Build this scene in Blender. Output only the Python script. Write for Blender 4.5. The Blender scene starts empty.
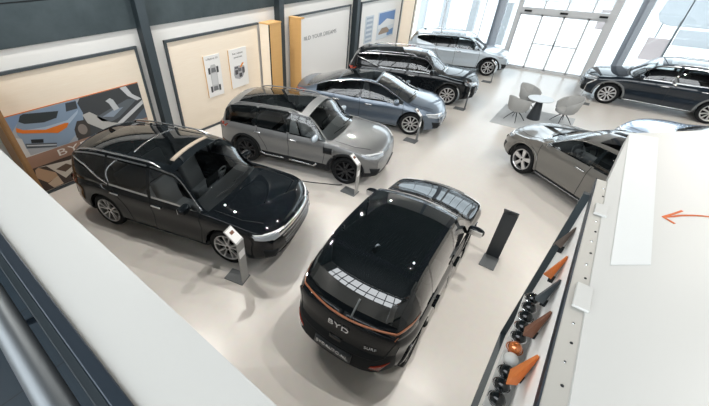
import bpy, bmesh, math, random
from math import sin, cos, pi, radians, sqrt
from mathutils import Vector, Matrix
from mathutils.bvhtree import BVHTree
random.seed(4)
S = bpy.context.scene
COL = S.collection

# ------------------------------------------------------------------ materials
def nodes(name):
    m = bpy.data.materials.new(name); m.use_nodes = True
    nt = m.node_tree; nt.nodes.clear()
    out = nt.nodes.new('ShaderNodeOutputMaterial')
    return m, nt, out

def mat(name, col, rough=.5, metal=0., coat=0., emit=None, es=0., noise=0., nscale=4., bump=0., spec=.5, cior=1.5):
    m, nt, out = nodes(name)
    b = nt.nodes.new('ShaderNodeBsdfPrincipled')
    b.inputs['Base Color'].default_value = (*col, 1)
    b.inputs['Roughness'].default_value = rough
    b.inputs['Metallic'].default_value = metal
    b.inputs['Coat Weight'].default_value = coat
    b.inputs['Coat Roughness'].default_value = .02
    b.inputs['Coat IOR'].default_value = cior
    b.inputs['Specular IOR Level'].default_value = spec
    if emit:
        b.inputs['Emission Color'].default_value = (*emit, 1)
        b.inputs['Emission Strength'].default_value = es
    if noise or bump:
        tc = nt.nodes.new('ShaderNodeTexCoord')
        n = nt.nodes.new('ShaderNodeTexNoise'); n.inputs['Scale'].default_value = nscale; n.inputs['Detail'].default_value = 5
        nt.links.new(tc.outputs['Object'], n.inputs['Vector'])
        if noise:
            mx = nt.nodes.new('ShaderNodeMix'); mx.data_type = 'RGBA'
            mx.inputs['A'].default_value = (*[c * (1 - noise) for c in col], 1)
            mx.inputs['B'].default_value = (*[min(1, c * (1 + noise)) for c in col], 1)
            nt.links.new(n.outputs['Fac'], mx.inputs['Factor'])
            nt.links.new(mx.outputs['Result'], b.inputs['Base Color'])
        if bump:
            bp = nt.nodes.new('ShaderNodeBump'); bp.inputs['Strength'].default_value = bump; bp.inputs['Distance'].default_value = .01
            nt.links.new(n.outputs['Fac'], bp.inputs['Height']); nt.links.new(bp.outputs['Normal'], b.inputs['Normal'])
    nt.links.new(b.outputs['BSDF'], out.inputs['Surface'])
    return m

def glass(name, tint, refl=1.0, rough=.01):
    m, nt, out = nodes(name)
    t = nt.nodes.new('ShaderNodeBsdfTransparent'); t.inputs['Color'].default_value = (*tint, 1)
    g = nt.nodes.new('ShaderNodeBsdfGlossy'); g.inputs['Roughness'].default_value = rough
    f = nt.nodes.new('ShaderNodeFresnel'); f.inputs['IOR'].default_value = 1.5
    mu = nt.nodes.new('ShaderNodeMath'); mu.operation = 'MULTIPLY'; mu.inputs[1].default_value = refl; mu.use_clamp = True
    mx = nt.nodes.new('ShaderNodeMixShader')
    nt.links.new(f.outputs[0], mu.inputs[0]); nt.links.new(mu.outputs[0], mx.inputs[0])
    nt.links.new(t.outputs[0], mx.inputs[1]); nt.links.new(g.outputs[0], mx.inputs[2])
    nt.links.new(mx.outputs[0], out.inputs['Surface'])
    return m

def floor_mat():
    m, nt, out = nodes('polished_floor')
    b = nt.nodes.new('ShaderNodeBsdfPrincipled')
    tc = nt.nodes.new('ShaderNodeTexCoord')
    n = nt.nodes.new('ShaderNodeTexNoise'); n.inputs['Scale'].default_value = .55; n.inputs['Detail'].default_value = 6
    n2 = nt.nodes.new('ShaderNodeTexNoise'); n2.inputs['Scale'].default_value = 9; n2.inputs['Detail'].default_value = 8
    nt.links.new(tc.outputs['Object'], n.inputs['Vector']); nt.links.new(tc.outputs['Object'], n2.inputs['Vector'])
    mx = nt.nodes.new('ShaderNodeMix'); mx.data_type = 'RGBA'
    mx.inputs['A'].default_value = (.62, .58, .535, 1); mx.inputs['B'].default_value = (.70, .675, .635, 1)
    nt.links.new(n.outputs['Fac'], mx.inputs['Factor'])
    m2 = nt.nodes.new('ShaderNodeMix'); m2.data_type = 'RGBA'; m2.blend_type = 'MULTIPLY'; m2.inputs['Factor'].default_value = .10
    nt.links.new(mx.outputs['Result'], m2.inputs['A']); nt.links.new(n2.outputs['Color'], m2.inputs['B'])
    nt.links.new(m2.outputs['Result'], b.inputs['Base Color'])
    b.inputs['Roughness'].default_value = .28
    nt.links.new(b.outputs['BSDF'], out.inputs['Surface'])
    return m

def tile_mat():
    m, nt, out = nodes('dark_floor_tile')
    b = nt.nodes.new('ShaderNodeBsdfPrincipled')
    tc = nt.nodes.new('ShaderNodeTexCoord')
    br = nt.nodes.new('ShaderNodeTexBrick'); br.offset = 0
    br.inputs['Color1'].default_value = (.011, .021, .030, 1); br.inputs['Color2'].default_value = (.013, .024, .034, 1)
    br.inputs['Mortar'].default_value = (.003, .005, .007, 1)
    br.inputs['Scale'].default_value = 1; br.inputs['Mortar Size'].default_value = .004
    br.inputs['Brick Width'].default_value = .6; br.inputs['Row Height'].default_value = .6
    nt.links.new(tc.outputs['Object'], br.inputs['Vector'])
    nt.links.new(br.outputs['Color'], b.inputs['Base Color'])
    b.inputs['Roughness'].default_value = .45
    nt.links.new(b.outputs['BSDF'], out.inputs['Surface'])
    return m

def concrete_mat():
    m, nt, out = nodes('dark_concrete')
    b = nt.nodes.new('ShaderNodeBsdfPrincipled')
    tc = nt.nodes.new('ShaderNodeTexCoord')
    n = nt.nodes.new('ShaderNodeTexNoise'); n.inputs['Scale'].default_value = 1.3; n.inputs['Detail'].default_value = 9; n.inputs['Roughness'].default_value = .65
    nt.links.new(tc.outputs['Object'], n.inputs['Vector'])
    cr = nt.nodes.new('ShaderNodeValToRGB')
    cr.color_ramp.elements[0].position = .3; cr.color_ramp.elements[0].color = (.034, .052, .060, 1)
    cr.color_ramp.elements[1].position = .75; cr.color_ramp.elements[1].color = (.066, .088, .098, 1)
    nt.links.new(n.outputs['Fac'], cr.inputs['Fac']); nt.links.new(cr.outputs['Color'], b.inputs['Base Color'])
    b.inputs['Roughness'].default_value = .8
    nt.links.new(b.outputs['BSDF'], out.inputs['Surface'])
    return m

def wood_mat(name, c1, c2):
    m, nt, out = nodes(name)
    b = nt.nodes.new('ShaderNodeBsdfPrincipled')
    tc = nt.nodes.new('ShaderNodeTexCoord')
    mp = nt.nodes.new('ShaderNodeMapping'); mp.inputs['Scale'].default_value = (1, 1, 14)
    n = nt.nodes.new('ShaderNodeTexNoise'); n.inputs['Scale'].default_value = 3; n.inputs['Detail'].default_value = 6
    nt.links.new(tc.outputs['Object'], mp.inputs['Vector']); nt.links.new(mp.outputs[0], n.inputs['Vector'])
    mx = nt.nodes.new('ShaderNodeMix'); mx.data_type = 'RGBA'
    mx.inputs['A'].default_value = (*c1, 1); mx.inputs['B'].default_value = (*c2, 1)
    nt.links.new(n.outputs['Fac'], mx.inputs['Factor']); nt.links.new(mx.outputs['Result'], b.inputs['Base Color'])
    b.inputs['Roughness'].default_value = .45
    nt.links.new(b.outputs['BSDF'], out.inputs['Surface'])
    return m

M = {}
M['floor'] = floor_mat(); M['tile'] = tile_mat(); M['concrete'] = concrete_mat()
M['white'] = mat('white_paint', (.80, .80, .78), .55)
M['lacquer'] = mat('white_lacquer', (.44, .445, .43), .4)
M['panel_white'] = mat('white_sample_panel', (.88, .87, .84), .5)
M['sheet'] = mat('bright_white_sheet', (.53, .55, .55), .5)
M['facade_steel'] = mat('glare_washed_steel', (.40, .46, .53), .5)  # steel lightened: glare from the glass front is put into the colour
M['board_wood'] = wood_mat('pale_birch_board', (.90, .78, .63), (.95, .86, .73))
M['tan_wood'] = wood_mat('tan_birch_side', (.70, .41, .15), (.78, .48, .20))
M['steel_dark'] = mat('dark_painted_steel', (.018, .028, .034), .5)
M['steel_grey'] = mat('blue_grey_steel', (.045, .062, .074), .5)
M['frame_dark'] = mat('dark_frame', (.06, .075, .085), .45)
M['alu'] = mat('brushed_aluminium', (.36, .355, .33), .5, .3)
M['alu_dark'] = mat('dark_aluminium', (.018, .028, .040), .4, .4)
M['handrail'] = mat('satin_steel_tube', (.13, .145, .155), .42, .7)
M['white_alu'] = mat('white_door_frame', (.62, .64, .66), .4)
M['pane'] = glass('clear_pane', (.72, .76, .78), .8)
M['black'] = mat('black_plastic', (.010, .012, .014), .55, spec=.2)
M['gloss_black'] = mat('gloss_black', (.006, .008, .009), .5, coat=1, spec=0., cior=1.5)
M['rubber'] = mat('tyre_rubber', (.008, .009, .010), .7, spec=.2)
M['chrome'] = mat('chrome', (.80, .82, .84), .12, 1)
M['satin_chrome'] = mat('satin_chrome', (.62, .64, .66), .25, 1)
M['rim_silver'] = mat('machined_rim', (.62, .62, .63), .3, .8)
M['rim_dark'] = mat('dark_rim', (.028, .03, .033), .3, .6)
M['rim_back'] = mat('black_rim_backing', (.004, .004, .005), .7, spec=.05)
M['disc'] = mat('brake_disc', (.30, .30, .31), .4, .9)
M['lamp_clear'] = mat('headlamp_lens', (.55, .60, .65), .08, .5, coat=1)
M['lamp_white'] = mat('daylight_strip', (.85, .88, .9), .15)
M['lamp_red'] = mat('tail_lamp_red', (.30, .03, .012), .1, coat=1)
M['lamp_amber'] = mat('amber_tail_strip', (.30, .105, .045), .3, coat=1)
M['lamp_smoke'] = mat('smoked_lamp', (.03, .025, .025), .08, coat=1)
M['grille'] = mat('grille_mesh', (.02, .022, .025), .35, .4)
M['plate'] = mat('dark_plate', (.03, .035, .04), .3)
M['letter'] = mat('silver_letters', (.82, .83, .85), .25, .6)
M['seat_dark'] = mat('dark_leather', (.13, .136, .145), .5)
M['sun_glass'] = glass('tinted_roof_glass', (.22, .24, .25), 1.6)
M['seat_tan'] = mat('tan_leather', (.35, .16, .08), .5)
M['seat_grey'] = mat('grey_leather', (.32, .33, .34), .5)
M['glass_dark'] = glass('tinted_car_glass', (.16, .18, .19), 1.8)
M['glass_mid'] = glass('car_windscreen_glass', (.78, .82, .82), 1.9)
M['roof_glass'] = mat('dark_roof_glass', (.004, .006, .007), .5, coat=1, spec=0., cior=1.85)
M['paint_black'] = mat('black_car_paint', (.006, .008, .010), .5, .0, coat=1, spec=0., cior=1.42)
M['paint_grey'] = mat('grey_metallic_paint', (.21, .215, .217), .42, .5, coat=1)
M['paint_blue'] = mat('slate_blue_metallic_paint', (.105, .138, .182), .34, .55, coat=1)
M['paint_silver'] = mat('pale_silver_blue_paint', (.46, .53, .59), .36, .35, coat=1)
M['paint_warm'] = mat('warm_grey_metallic_paint', (.165, .16, .148), .38, .45, coat=1)
M['paint_navy'] = mat('blue_black_paint', (.012, .018, .026), .5, .0, coat=1, spec=0., cior=1.5)
M['paint_ice'] = mat('ice_blue_paint', (.40, .50, .64), .25, .5, coat=1)
M['fabric_grey'] = mat('grey_fabric', (.36, .365, .36), .9, noise=.15, nscale=60, bump=.3)
M['blind'] = mat('tan_roof_blind', (.42, .35, .28), .7)
M['rug'] = mat('grey_rug', (.45, .47, .48), .95, noise=.12, nscale=40, bump=.3)
M['table_top'] = mat('pale_table_top', (.50, .53, .55), .3)
M['stand_silver'] = mat('silver_stand', (.38, .38, .375), .45, .4)
M['stand_dark'] = mat('anthracite_stand', (.030, .036, .042), .4)
M['stand_base'] = mat('grey_stand_base', (.13, .14, .145), .45)
M['shaded_wood'] = wood_mat('shaded_birch_side', (.34, .18, .07), (.42, .23, .10))  # birch darkened: the shade on the left return box is put into its colour
M['paper'] = mat('white_paper', (.86, .86, .85), .6)
M['ink'] = mat('dark_ink', (.06, .065, .07), .6)
M['ink_grey'] = mat('grey_ink', (.30, .31, .32), .6)
M['orange_mark'] = mat('orange_marking', (.50, .10, .012), .7)
M['orange'] = mat('orange_leather', (.62, .17, .025), .55, noise=.15, nscale=30, bump=.2)
M['brown'] = mat('brown_leather', (.17, .065, .03), .55, noise=.2, nscale=30, bump=.2)
M['slate'] = mat('slate_leather', (.035, .05, .06), .55, noise=.2, nscale=30, bump=.2)
M['taupe'] = mat('taupe_leather', (.11, .085, .07), .55, noise=.2, nscale=30, bump=.2)
M['copper'] = mat('copper_paint', (.55, .16, .04), .2, .6, coat=1)
M['ceiling'] = mat('dark_corrugated_sheet', (.018, .024, .028), .6)
M['ground_out'] = mat('pale_paving', (.62, .62, .61), .9, noise=.06, nscale=.5)
M['render_out'] = mat('pale_render', (.52, .53, .54), .9)
M['post_out'] = mat('grey_concrete_post', (.42, .43, .44), .9)
M['red_out'] = mat('red_banner_cloth', (.95, .80, .78), .8)
M['lampglow'] = mat('ceiling_lamp_glow', (.9, .9, .9), .5, emit=(1, .93, .84), es=14)

# ------------------------------------------------------------------ helpers
def link(o, parent=None):
    COL.objects.link(o)
    if parent is not None: o.parent = parent
    return o

def mesh_obj(name, verts, faces, m, parent=None, smooth=False, doubles=False):
    me = bpy.data.meshes.new(name)
    bm = bmesh.new()
    vs = [bm.verts.new(v) for v in verts]
    for f in faces:
        ids = []
        for i in f:
            if i not in ids: ids.append(i)
        if len(ids) < 3: continue
        try: bm.faces.new([vs[i] for i in ids])
        except ValueError: pass
    if doubles: bmesh.ops.remove_doubles(bm, verts=bm.verts, dist=doubles)
    bmesh.ops.recalc_face_normals(bm, faces=bm.faces)
    for f in bm.faces: f.smooth = smooth
    bm.to_mesh(me); bm.free()
    mats = m if isinstance(m, (list, tuple)) else [m]
    for x in mats: me.materials.append(x)
    return link(bpy.data.objects.new(name, me), parent)

def bm_obj(name, bm, m, parent=None, smooth=False, angle=None):
    me = bpy.data.meshes.new(name)
    bmesh.ops.recalc_face_normals(bm, faces=bm.faces)
    for f in bm.faces: f.smooth = smooth
    if smooth and angle:
        for e in bm.edges:
            if len(e.link_faces) == 2 and e.calc_face_angle(0) > radians(angle): e.smooth = False
    bm.to_mesh(me); bm.free()
    me.materials.append(m)
    return link(bpy.data.objects.new(name, me), parent)

def box_bm(bm, c, s, rot=None, bevel=0., seg=2):
    r = bmesh.ops.create_cube(bm, size=1)
    vs = r['verts']
    mt = Matrix.Translation(c) @ (rot.to_4x4() if rot else Matrix.Identity(4)) @ Matrix.Diagonal((*s, 1))
    bmesh.ops.transform(bm, matrix=mt, verts=vs)
    if bevel:
        es = list({e for v in vs for e in v.link_edges})
        bmesh.ops.bevel(bm, geom=es, offset=bevel, segments=seg, profile=.5, affect='EDGES')

def box(name, lo, hi, m, parent=None, bevel=0.):
    bm = bmesh.new()
    c = [(a + b) / 2 for a, b in zip(lo, hi)]; s = [abs(b - a) for a, b in zip(lo, hi)]
    box_bm(bm, c, s, None, bevel)
    return bm_obj(name, bm, m, parent)

def tube_bm(bm, pts, r, n=10, cap=True, closed=False):
    pts = [Vector(p) for p in pts]
    rings = []
    N = len(pts)
    up0 = None
    for i, p in enumerate(pts):
        if closed: t = (pts[(i + 1) % N] - pts[i - 1])
        else: t = pts[min(i + 1, N - 1)] - pts[max(i - 1, 0)]
        t.normalize()
        a = Vector((0, 0, 1)) if abs(t.z) < .95 else Vector((1, 0, 0))
        u = t.cross(a).normalized(); v = t.cross(u)
        rr = r[i] if isinstance(r, (list, tuple)) else r
        rings.append([bm.verts.new(p + (u * cos(2 * pi * k / n) + v * sin(2 * pi * k / n)) * rr) for k in range(n)])
    for i in range(N if closed else N - 1):
        a, b = rings[i], rings[(i + 1) % N]
        for k in range(n):
            bm.faces.new((a[k], a[(k + 1) % n], b[(k + 1) % n], b[k]))
    if cap and not closed:
        bm.faces.new(rings[0]); bm.faces.new(rings[-1])

def tube(name, pts, r, m, parent=None, n=10, closed=False):
    bm = bmesh.new(); tube_bm(bm, pts, r, n, True, closed)
    return bm_obj(name, bm, m, parent, True, 50)

def lathe_bm(bm, prof, axis='z', n=32, origin=(0, 0, 0), closed=False):
    """prof: list of (radius, height)"""
    o = Vector(origin); rings = []
    for r, h in prof:
        ring = []
        for k in range(n):
            a = 2 * pi * k / n
            if axis == 'z': p = Vector((r * cos(a), r * sin(a), h))
            elif axis == 'y': p = Vector((r * cos(a), h, r * sin(a)))
            ring.append(bm.verts.new(o + p))
        rings.append(ring)
    for i in range(len(rings) - (0 if closed else 1)):
        a, b = rings[i], rings[(i + 1) % len(rings)]
        for k in range(n): bm.faces.new((a[k], a[(k + 1) % n], b[(k + 1) % n], b[k]))
    if not closed:
        for ring, (r, h) in ((rings[0], prof[0]), (rings[-1], prof[-1])):
            if r > 1e-4: bm.faces.new(ring)

def lathe(name, prof, m, parent=None, axis='z', n=32, origin=(0, 0, 0), closed=False, angle=40):
    bm = bmesh.new(); lathe_bm(bm, prof, axis, n, origin, closed)
    bmesh.ops.remove_doubles(bm, verts=bm.verts, dist=1e-5)
    return bm_obj(name, bm, m, parent, True, angle)

def prism(name, poly, m, parent=None, d=(0, 0, 1), bevel=0.):
    """poly: 3D points of a flat outline, extruded by vector d"""
    bm = bmesh.new()
    d = Vector(d)
    a = [bm.verts.new(Vector(p)) for p in poly]; b = [bm.verts.new(Vector(p) + d) for p in poly]
    bm.faces.new(a); bm.faces.new(b)
    n = len(a)
    for i in range(n): bm.faces.new((a[i], a[(i + 1) % n], b[(i + 1) % n], b[i]))
    if bevel: bmesh.ops.bevel(bm, geom=bm.edges[:], offset=bevel, segments=2, affect='EDGES')
    return bm_obj(name, bm, m, parent)

def thing(name, label, cat, loc=(0, 0, 0), rz=0, group=None):
    o = link(bpy.data.objects.new(name, None)); o.empty_display_size = .2
    o.location = loc; o.rotation_euler = (0, 0, rz)
    return tag(o, label, cat, group)

def tag(o, label=None, cat=None, group=None, kind=None):
    if label: o['label'] = label
    if cat: o['category'] = cat
    if group: o['group'] = group
    if kind: o['kind'] = kind
    return o

def structure(o): o['kind'] = 'structure'; return o

def text_bm(s, size, depth=.004, shear=0, spacing=1):
    cu = bpy.data.curves.new('lettering', 'FONT'); cu.body = s; cu.size = size; cu.extrude = depth / 2
    cu.align_x = 'CENTER'; cu.align_y = 'CENTER'; cu.shear = shear; cu.space_character = spacing
    o = bpy.data.objects.new('lettering', cu); COL.objects.link(o)
    bpy.context.view_layer.update()
    me = bpy.data.meshes.new_from_object(o.evaluated_get(bpy.context.evaluated_depsgraph_get()))
    bpy.data.objects.remove(o); bpy.data.curves.remove(cu)
    return me

def text(name, s, size, m, parent, origin, xdir, ydir, depth=.004, sx=1, shear=0, spacing=1):
    me = text_bm(s, size, depth, shear, spacing)
    x = Vector(xdir).normalized(); y = Vector(ydir).normalized(); z = x.cross(y)
    mt = Matrix((x, y, z)).transposed().to_4x4(); mt.translation = Vector(origin)
    me.transform(mt @ Matrix.Diagonal((sx, 1, 1, 1)))
    me.materials.clear(); me.materials.append(m); me.name = name
    return link(bpy.data.objects.new(name, me), parent)

def pchip(pts):
    xs = [p[0] for p in pts]; ys = [p[1] for p in pts]; n = len(xs)
    h = [xs[i + 1] - xs[i] for i in range(n - 1)]; dl = [(ys[i + 1] - ys[i]) / h[i] for i in range(n - 1)]
    d = [0] * n; d[0] = dl[0]; d[-1] = dl[-1]
    for i in range(1, n - 1):
        if dl[i - 1] * dl[i] > 0:
            w1 = 2 * h[i] + h[i - 1]; w2 = h[i] + 2 * h[i - 1]
            d[i] = (w1 + w2) / (w1 / dl[i - 1] + w2 / dl[i])
    def f(x):
        if x <= xs[0]: return ys[0]
        if x >= xs[-1]: return ys[-1]
        i = 0
        while x > xs[i + 1]: i += 1
        t = (x - xs[i]) / h[i]
        return ((2 * t**3 - 3 * t**2 + 1) * ys[i] + (t**3 - 2 * t**2 + t) * h[i] * d[i] + (-2 * t**3 + 3 * t**2) * ys[i + 1] + (t**3 - t**2) * h[i] * d[i + 1])
    return f

def lin(pts, x):
    if x <= pts[0][0]: return pts[0][1]
    for a, b in zip(pts, pts[1:]):
        if x <= b[0]: return a[1] + (b[1] - a[1]) * (x - a[0]) / (b[0] - a[0] + 1e-9)
    return pts[-1][1]

# ------------------------------------------------------------------ car builder
SIDE = [(0, -.16), (.03, -.06), (.09, -.022), (.17, -.002), (.26, .004), (.36, .0), (.46, -.010), (.56, -.014), (.66, -.008), (.75, .0), (.82, .002), (.90, -.012), (1, -.045)]
SIDE_T = [0, .02, .06, .12, .17, .22, .29, .36, .43, .5, .57, .64, .71, .77, .82, .87, .92, .96, 1]
GB = [.0, .07, .14, .35, .6, .80, .9, .955, 1]
TB = [0, .05, .11, .18, .27, .4, .55, .7, .85, 1]
FB = [0, .25, .5, .75, 1]

def build_car(name, label, loc, heading, P):
    root = thing(name, label, 'car', (loc[0], loc[1], 0), heading, 'cars on the showroom floor')
    W = P['W'] / 2; xf, xr = P['xf'], P['xr']
    wf, wr = P['wb'] / 2, -P['wb'] / 2
    R = P.get('R', .36); Ra = R + .055
    ZT = pchip(P['top']); ZB = pchip(P['belt']); bot = P.get('zb', .23)
    YR = pchip(P['yr'])
    xc, xw, xre, xt = P['xc'], P['xw'], P['xre'], P['xt']     # cowl, screen top, roof end, rear glass foot
    drop = P.get('drop', .055)
    fr, rr = P.get('fr', .50), P.get('rr', .55)
    fk, rk = P.get('fk', .17), P.get('rk', .15)
    def plan(x):
        k = 1
        if x > xf - fr: k -= fk * ((x - xf + fr) / fr) ** 2.4
        if x < xr + rr: k -= rk * ((xr + rr - x) / rr) ** 2.4
        return W * k
    def zbot(x):
        return bot + .09 * max(0, (x - (xf - .5)) / .5) ** 2 + .12 * max(0, ((xr + .6) - x) / .6) ** 1.5
    BOW = pchip([(xr, -P.get('rbow', .10)), (xr + .5, -.07), (xre + .3, -.02), (xw - .3, .0), (xw, .05), (xc, P.get('wbow', .16)), (xf - .4, .12), (xf, P.get('fbow', .10))])
    xs = set()
    x = xr
    while x < xf: xs.add(round(x, 3)); x += .085
    xs.add(xf)
    for d in (.015, .04, .07, .11, .16, .21): xs.add(round(xr + d, 3)); xs.add(round(xf - d, 3))
    for wx in (wf, wr):
        for k in range(0, 19):
            xs.add(round(wx - Ra * cos(pi * k / 18), 4))
        xs.add(round(wx - Ra - .004, 4)); xs.add(round(wx + Ra + .004, 4))
    marks = [xc, xw, xre, xt] + [v for p in P['side_glass'] for v in p] + [v for p in P.get('roof_panels', []) for v in p[:2]]
    for v in marks: xs.add(v)
    xs = sorted(xs)
    out = [xs[0]]
    for v in xs[1:]:
        if v - out[-1] > .018 or v in marks or v == xf:
            if v - out[-1] <= .018 and out[-1] not in marks and len(out) > 1:
                # keep arch jump stations distinct
                if not any(abs(abs(out[-1] - w) - Ra) < .006 for w in (wf, wr)): out.pop()
            out.append(v)
        elif any(abs(abs(v - w) - Ra) < .006 for w in (wf, wr)): out.append(v)
    xs = out
    def arch(x):
        for wx in (wf, wr):
            d = abs(x - wx)
            if d < Ra + 1e-4: return R + sqrt(max(0, Ra * Ra - d * d)) if d < Ra else R
        return 0
    verts = []; index = {}
    nF, nS, nG, nT = len(FB), len(SIDE_T), len(GB), len(TB)
    bands = []
    def section(x):
        w = plan(x); zb = zbot(x); zbelt = ZB(x); za = arch(x); zt = ZT(x)
        yb = w + lin(SIDE, 1)
        pts = []
        z0 = max(zb, za)
        yin = w - .20
        for f in FB: pts.append((yin * f, z0 + (0 if za < zb else .0), 'F'))
        for t in SIDE_T:
            z = zb + (zbelt - zb) * t
            if za > zb: z = max(z, za + .0015 * t)
            ta = (z - zb) / (zbelt - zb)
            dy = lin(SIDE, ta) + P.get('crease', 0) * math.exp(-((ta - .74) / .06) ** 2)
            y = w + dy
            if t == 0 and za > zb: y = w - .05
            pts.append((y, z, 'S'))
        zr = max(zbelt, zt - drop); yr = min(YR(x) * w, yb)
        for g in GB:
            y = yb + (yr - yb) * g + .03 * sin(pi * g) * min(1, (zr - zbelt) / .35)
            pts.append((y, zbelt + (zr - zbelt) * g, 'G'))
        for t in TB:
            pts.append((yr * (1 - t), zr + (zt - zr) * (1 - (1 - t) ** 2.3), 'T'))
        return pts, w
    rows = []
    for x in xs:
        pts, w = section(x)
        rows.append([])
        bow = BOW(x)
        for (y, z, b) in pts:
            xx = x + (bow * (1 - min(1, (y / (w * .95))) ** 2) if b in 'T' or (b == 'F') else (bow * max(0, 1 - (y / (w * .95)) ** 2) if b == 'G' else 0))
            rows[-1].append((xx, y, z))
        tags = [p[2] for p in pts]
    # faces by material slot
    out = {k: ([], []) for k in ('body', 'under', 'side', 'screen', 'rear', 'roof', 'trim', 'clad', 'pillar')}
    polys = []
    nP = len(tags)
    bstart = {'F': 0, 'S': nF, 'G': nF + nS, 'T': nF + nS + nG}
    def slot(i, j):
        x0, x1 = xs[i], xs[i + 1]; xm = (x0 + x1) / 2
        b = tags[j] if tags[j] == tags[j + 1] else 'X'
        if b == 'F': return 'under'
        if b == 'S':
            t = SIDE_T[j - nF]
            if t < P.get('clad', 0) : return 'clad'
            return 'body'
        if b == 'G':
            g = j - nF - nS
            for a, c in P['side_glass']:
                if a - 1e-6 <= xm <= c:
                    if g == 0: return 'trim' if P.get('belt_chrome') else 'pillar'
                    if g == nG - 2: return 'trim' if P.get('top_chrome') else ('body' if P.get('top_body') else 'pillar')
                    if g == nG - 3: return 'pillar'
                    return 'side'
            a, c = P['side_glass'][0][0], P['side_glass'][-1][1]
            if a < xm < c and 0 < g < nG - 2: return 'pillar'
            return P.get('dpillar', 'body') if (P.get('dx', -9) < xm < a and 0 < g < nG - 2) else 'body'
        if b == 'T':
            t = TB[j - bstart['T']]
            if xw < xm < xc: return 'screen' if t >= .05 else 'body'
            if xt < xm < xre: return 'rear' if t >= .11 else P.get('dpillar', 'body')
            for a, c, tm in P.get('roof_panels', []):
                if a < xm < c and t >= tm: return 'roof'
            return 'body'
        return 'body'
    for sgn in (1, -1):
        base = len(verts)
        for r in rows:
            for (x, y, z) in r: verts.append((x, y * sgn, z))
        for i in range(len(xs) - 1):
            for j in range(nP - 1):
                a = base + i * nP + j
                polys.append(((a, a + 1, a + nP + 1, a + nP), slot(i, j), sgn))
    # end caps : Coons style rows between left and right sides
    def cap(row, prof, nx):
        half = [p for p in row[bstart['S']:bstart['S'] + nS]]
        toph = row[bstart['T']:]
        top = [(x, y, z) for x, y, z in toph] + [(x, -y, z) for x, y, z in reversed(toph[:-1])]
        G = row[bstart['G']:bstart['T']]
        ncol = len(top)
        yh = top[0][1]
        grid = []
        for q, (sx, sy, sz) in enumerate(half):
            v = q / (nS - 1)
            zz = (sz - half[0][2]) / (half[-1][2] - half[0][2])
            line = []
            for (tx, ty, tz) in top:
                u = ty / yh
                bow = (tx - top[0][0])
                z = sz + (tz - half[-1][2]) * zz ** 2 if q < nS - 1 else tz
                # side edge keeps section z
                z = sz + (z - sz) * (1 if abs(u) < .999 else 0)
                zc = sz + (tz - sz) * (zz ** 3)
                line.append((top[0][0] + bow * (zz * 1 + (1 - zz) * .9) + lin(prof, zz) * (1 - abs(u) ** 6), sy * u, zc))
            grid.append(line)
        grid.append([(top[0][0] + (tx - top[0][0]) + lin(prof, 1) * 0, ty, tz) for tx, ty, tz in top])
        base = len(verts)
        for l in grid: verts.extend(l)
        for a in range(len(grid) - 1):
            for c in range(ncol - 1):
                i = base + a * ncol + c
                polys.append(((i, i + 1, i + ncol + 1, i + ncol), 'clad' if (P.get('clad') and a < len(grid) * P.get('capclad', .2)) else 'body', 0))
    cap(rows[-1], P.get('fcap', [(0, -.02), (.3, .05), (.6, .06), (.85, .02), (1, 0)]), 1)
    cap(rows[0], P.get('rcap', [(0, .05), (.25, -.04), (.5, -.06), (.62, -.02), (.8, .01), (1, 0)]), -1)
    bvh = BVHTree.FromPolygons([Vector(v) for v in verts], [p[0] for p in polys])
    def emit(nm, sel, m, smooth=True, doubles=1e-4):
        fs = [p[0] for p in polys if sel(p)]
        if not fs: return None
        used = sorted({i for f in fs for i in f}); mp = {o: n for n, o in enumerate(used)}
        return mesh_obj(nm, [verts[i] for i in used], [[mp[i] for i in f] for f in fs], m, root, smooth, doubles)
    body = emit('body', lambda p: p[1] == 'body', P['paint'])
    emit('underbody', lambda p: p[1] == 'under', M['black'])
    emit('lower_cladding', lambda p: p[1] == 'clad', P.get('clad_mat', M['black']))
    emit('windscreen', lambda p: p[1] == 'screen', M['glass_mid'])
    emit('rear_window', lambda p: p[1] == 'rear', P.get('rear_mat', M['glass_dark']))
    emit('roof_glass', lambda p: p[1] == 'roof', P.get('roof_mat', M['sun_glass']))
    def lower(p):                       # belt strip or roof strip of the window frame
        k = p[0][0] - (0 if p[2] == 1 else len(rows) * nP)
        return k % nP - nF - nS < 3
    for sg in (1, -1):
        emit('window_pillar', lambda p: p[1] == 'pillar' and p[2] == sg, M['gloss_black'])
        emit('belt_trim', lambda p: p[1] == 'trim' and p[2] == sg and lower(p), M['satin_chrome'])
        emit('roof_trim', lambda p: p[1] == 'trim' and p[2] == sg and not lower(p), M['satin_chrome'])
    # side windows, one mesh per pane
    for a, c in P['side_glass']:
        for sg in (1, -1):
            def inpane(p):
                if p[1] != 'side' or p[2] != sg: return False
                k = p[0][0] - (0 if sg == 1 else len(rows) * nP)
                return a - 1e-6 <= xs[k // nP] < c - 1e-6
            emit('side_window', inpane, M['glass_mid'] if (a > -.35 and P.get('clear_front', True)) else M['glass_dark'])

    # ---- projected trim
    AX = {'x+': Vector((1, 0, 0)), 'x-': Vector((-1, 0, 0)), 'y+': Vector((0, 1, 0)), 'y-': Vector((0, -1, 0)), 'z+': Vector((0, 0, 1))}
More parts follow.
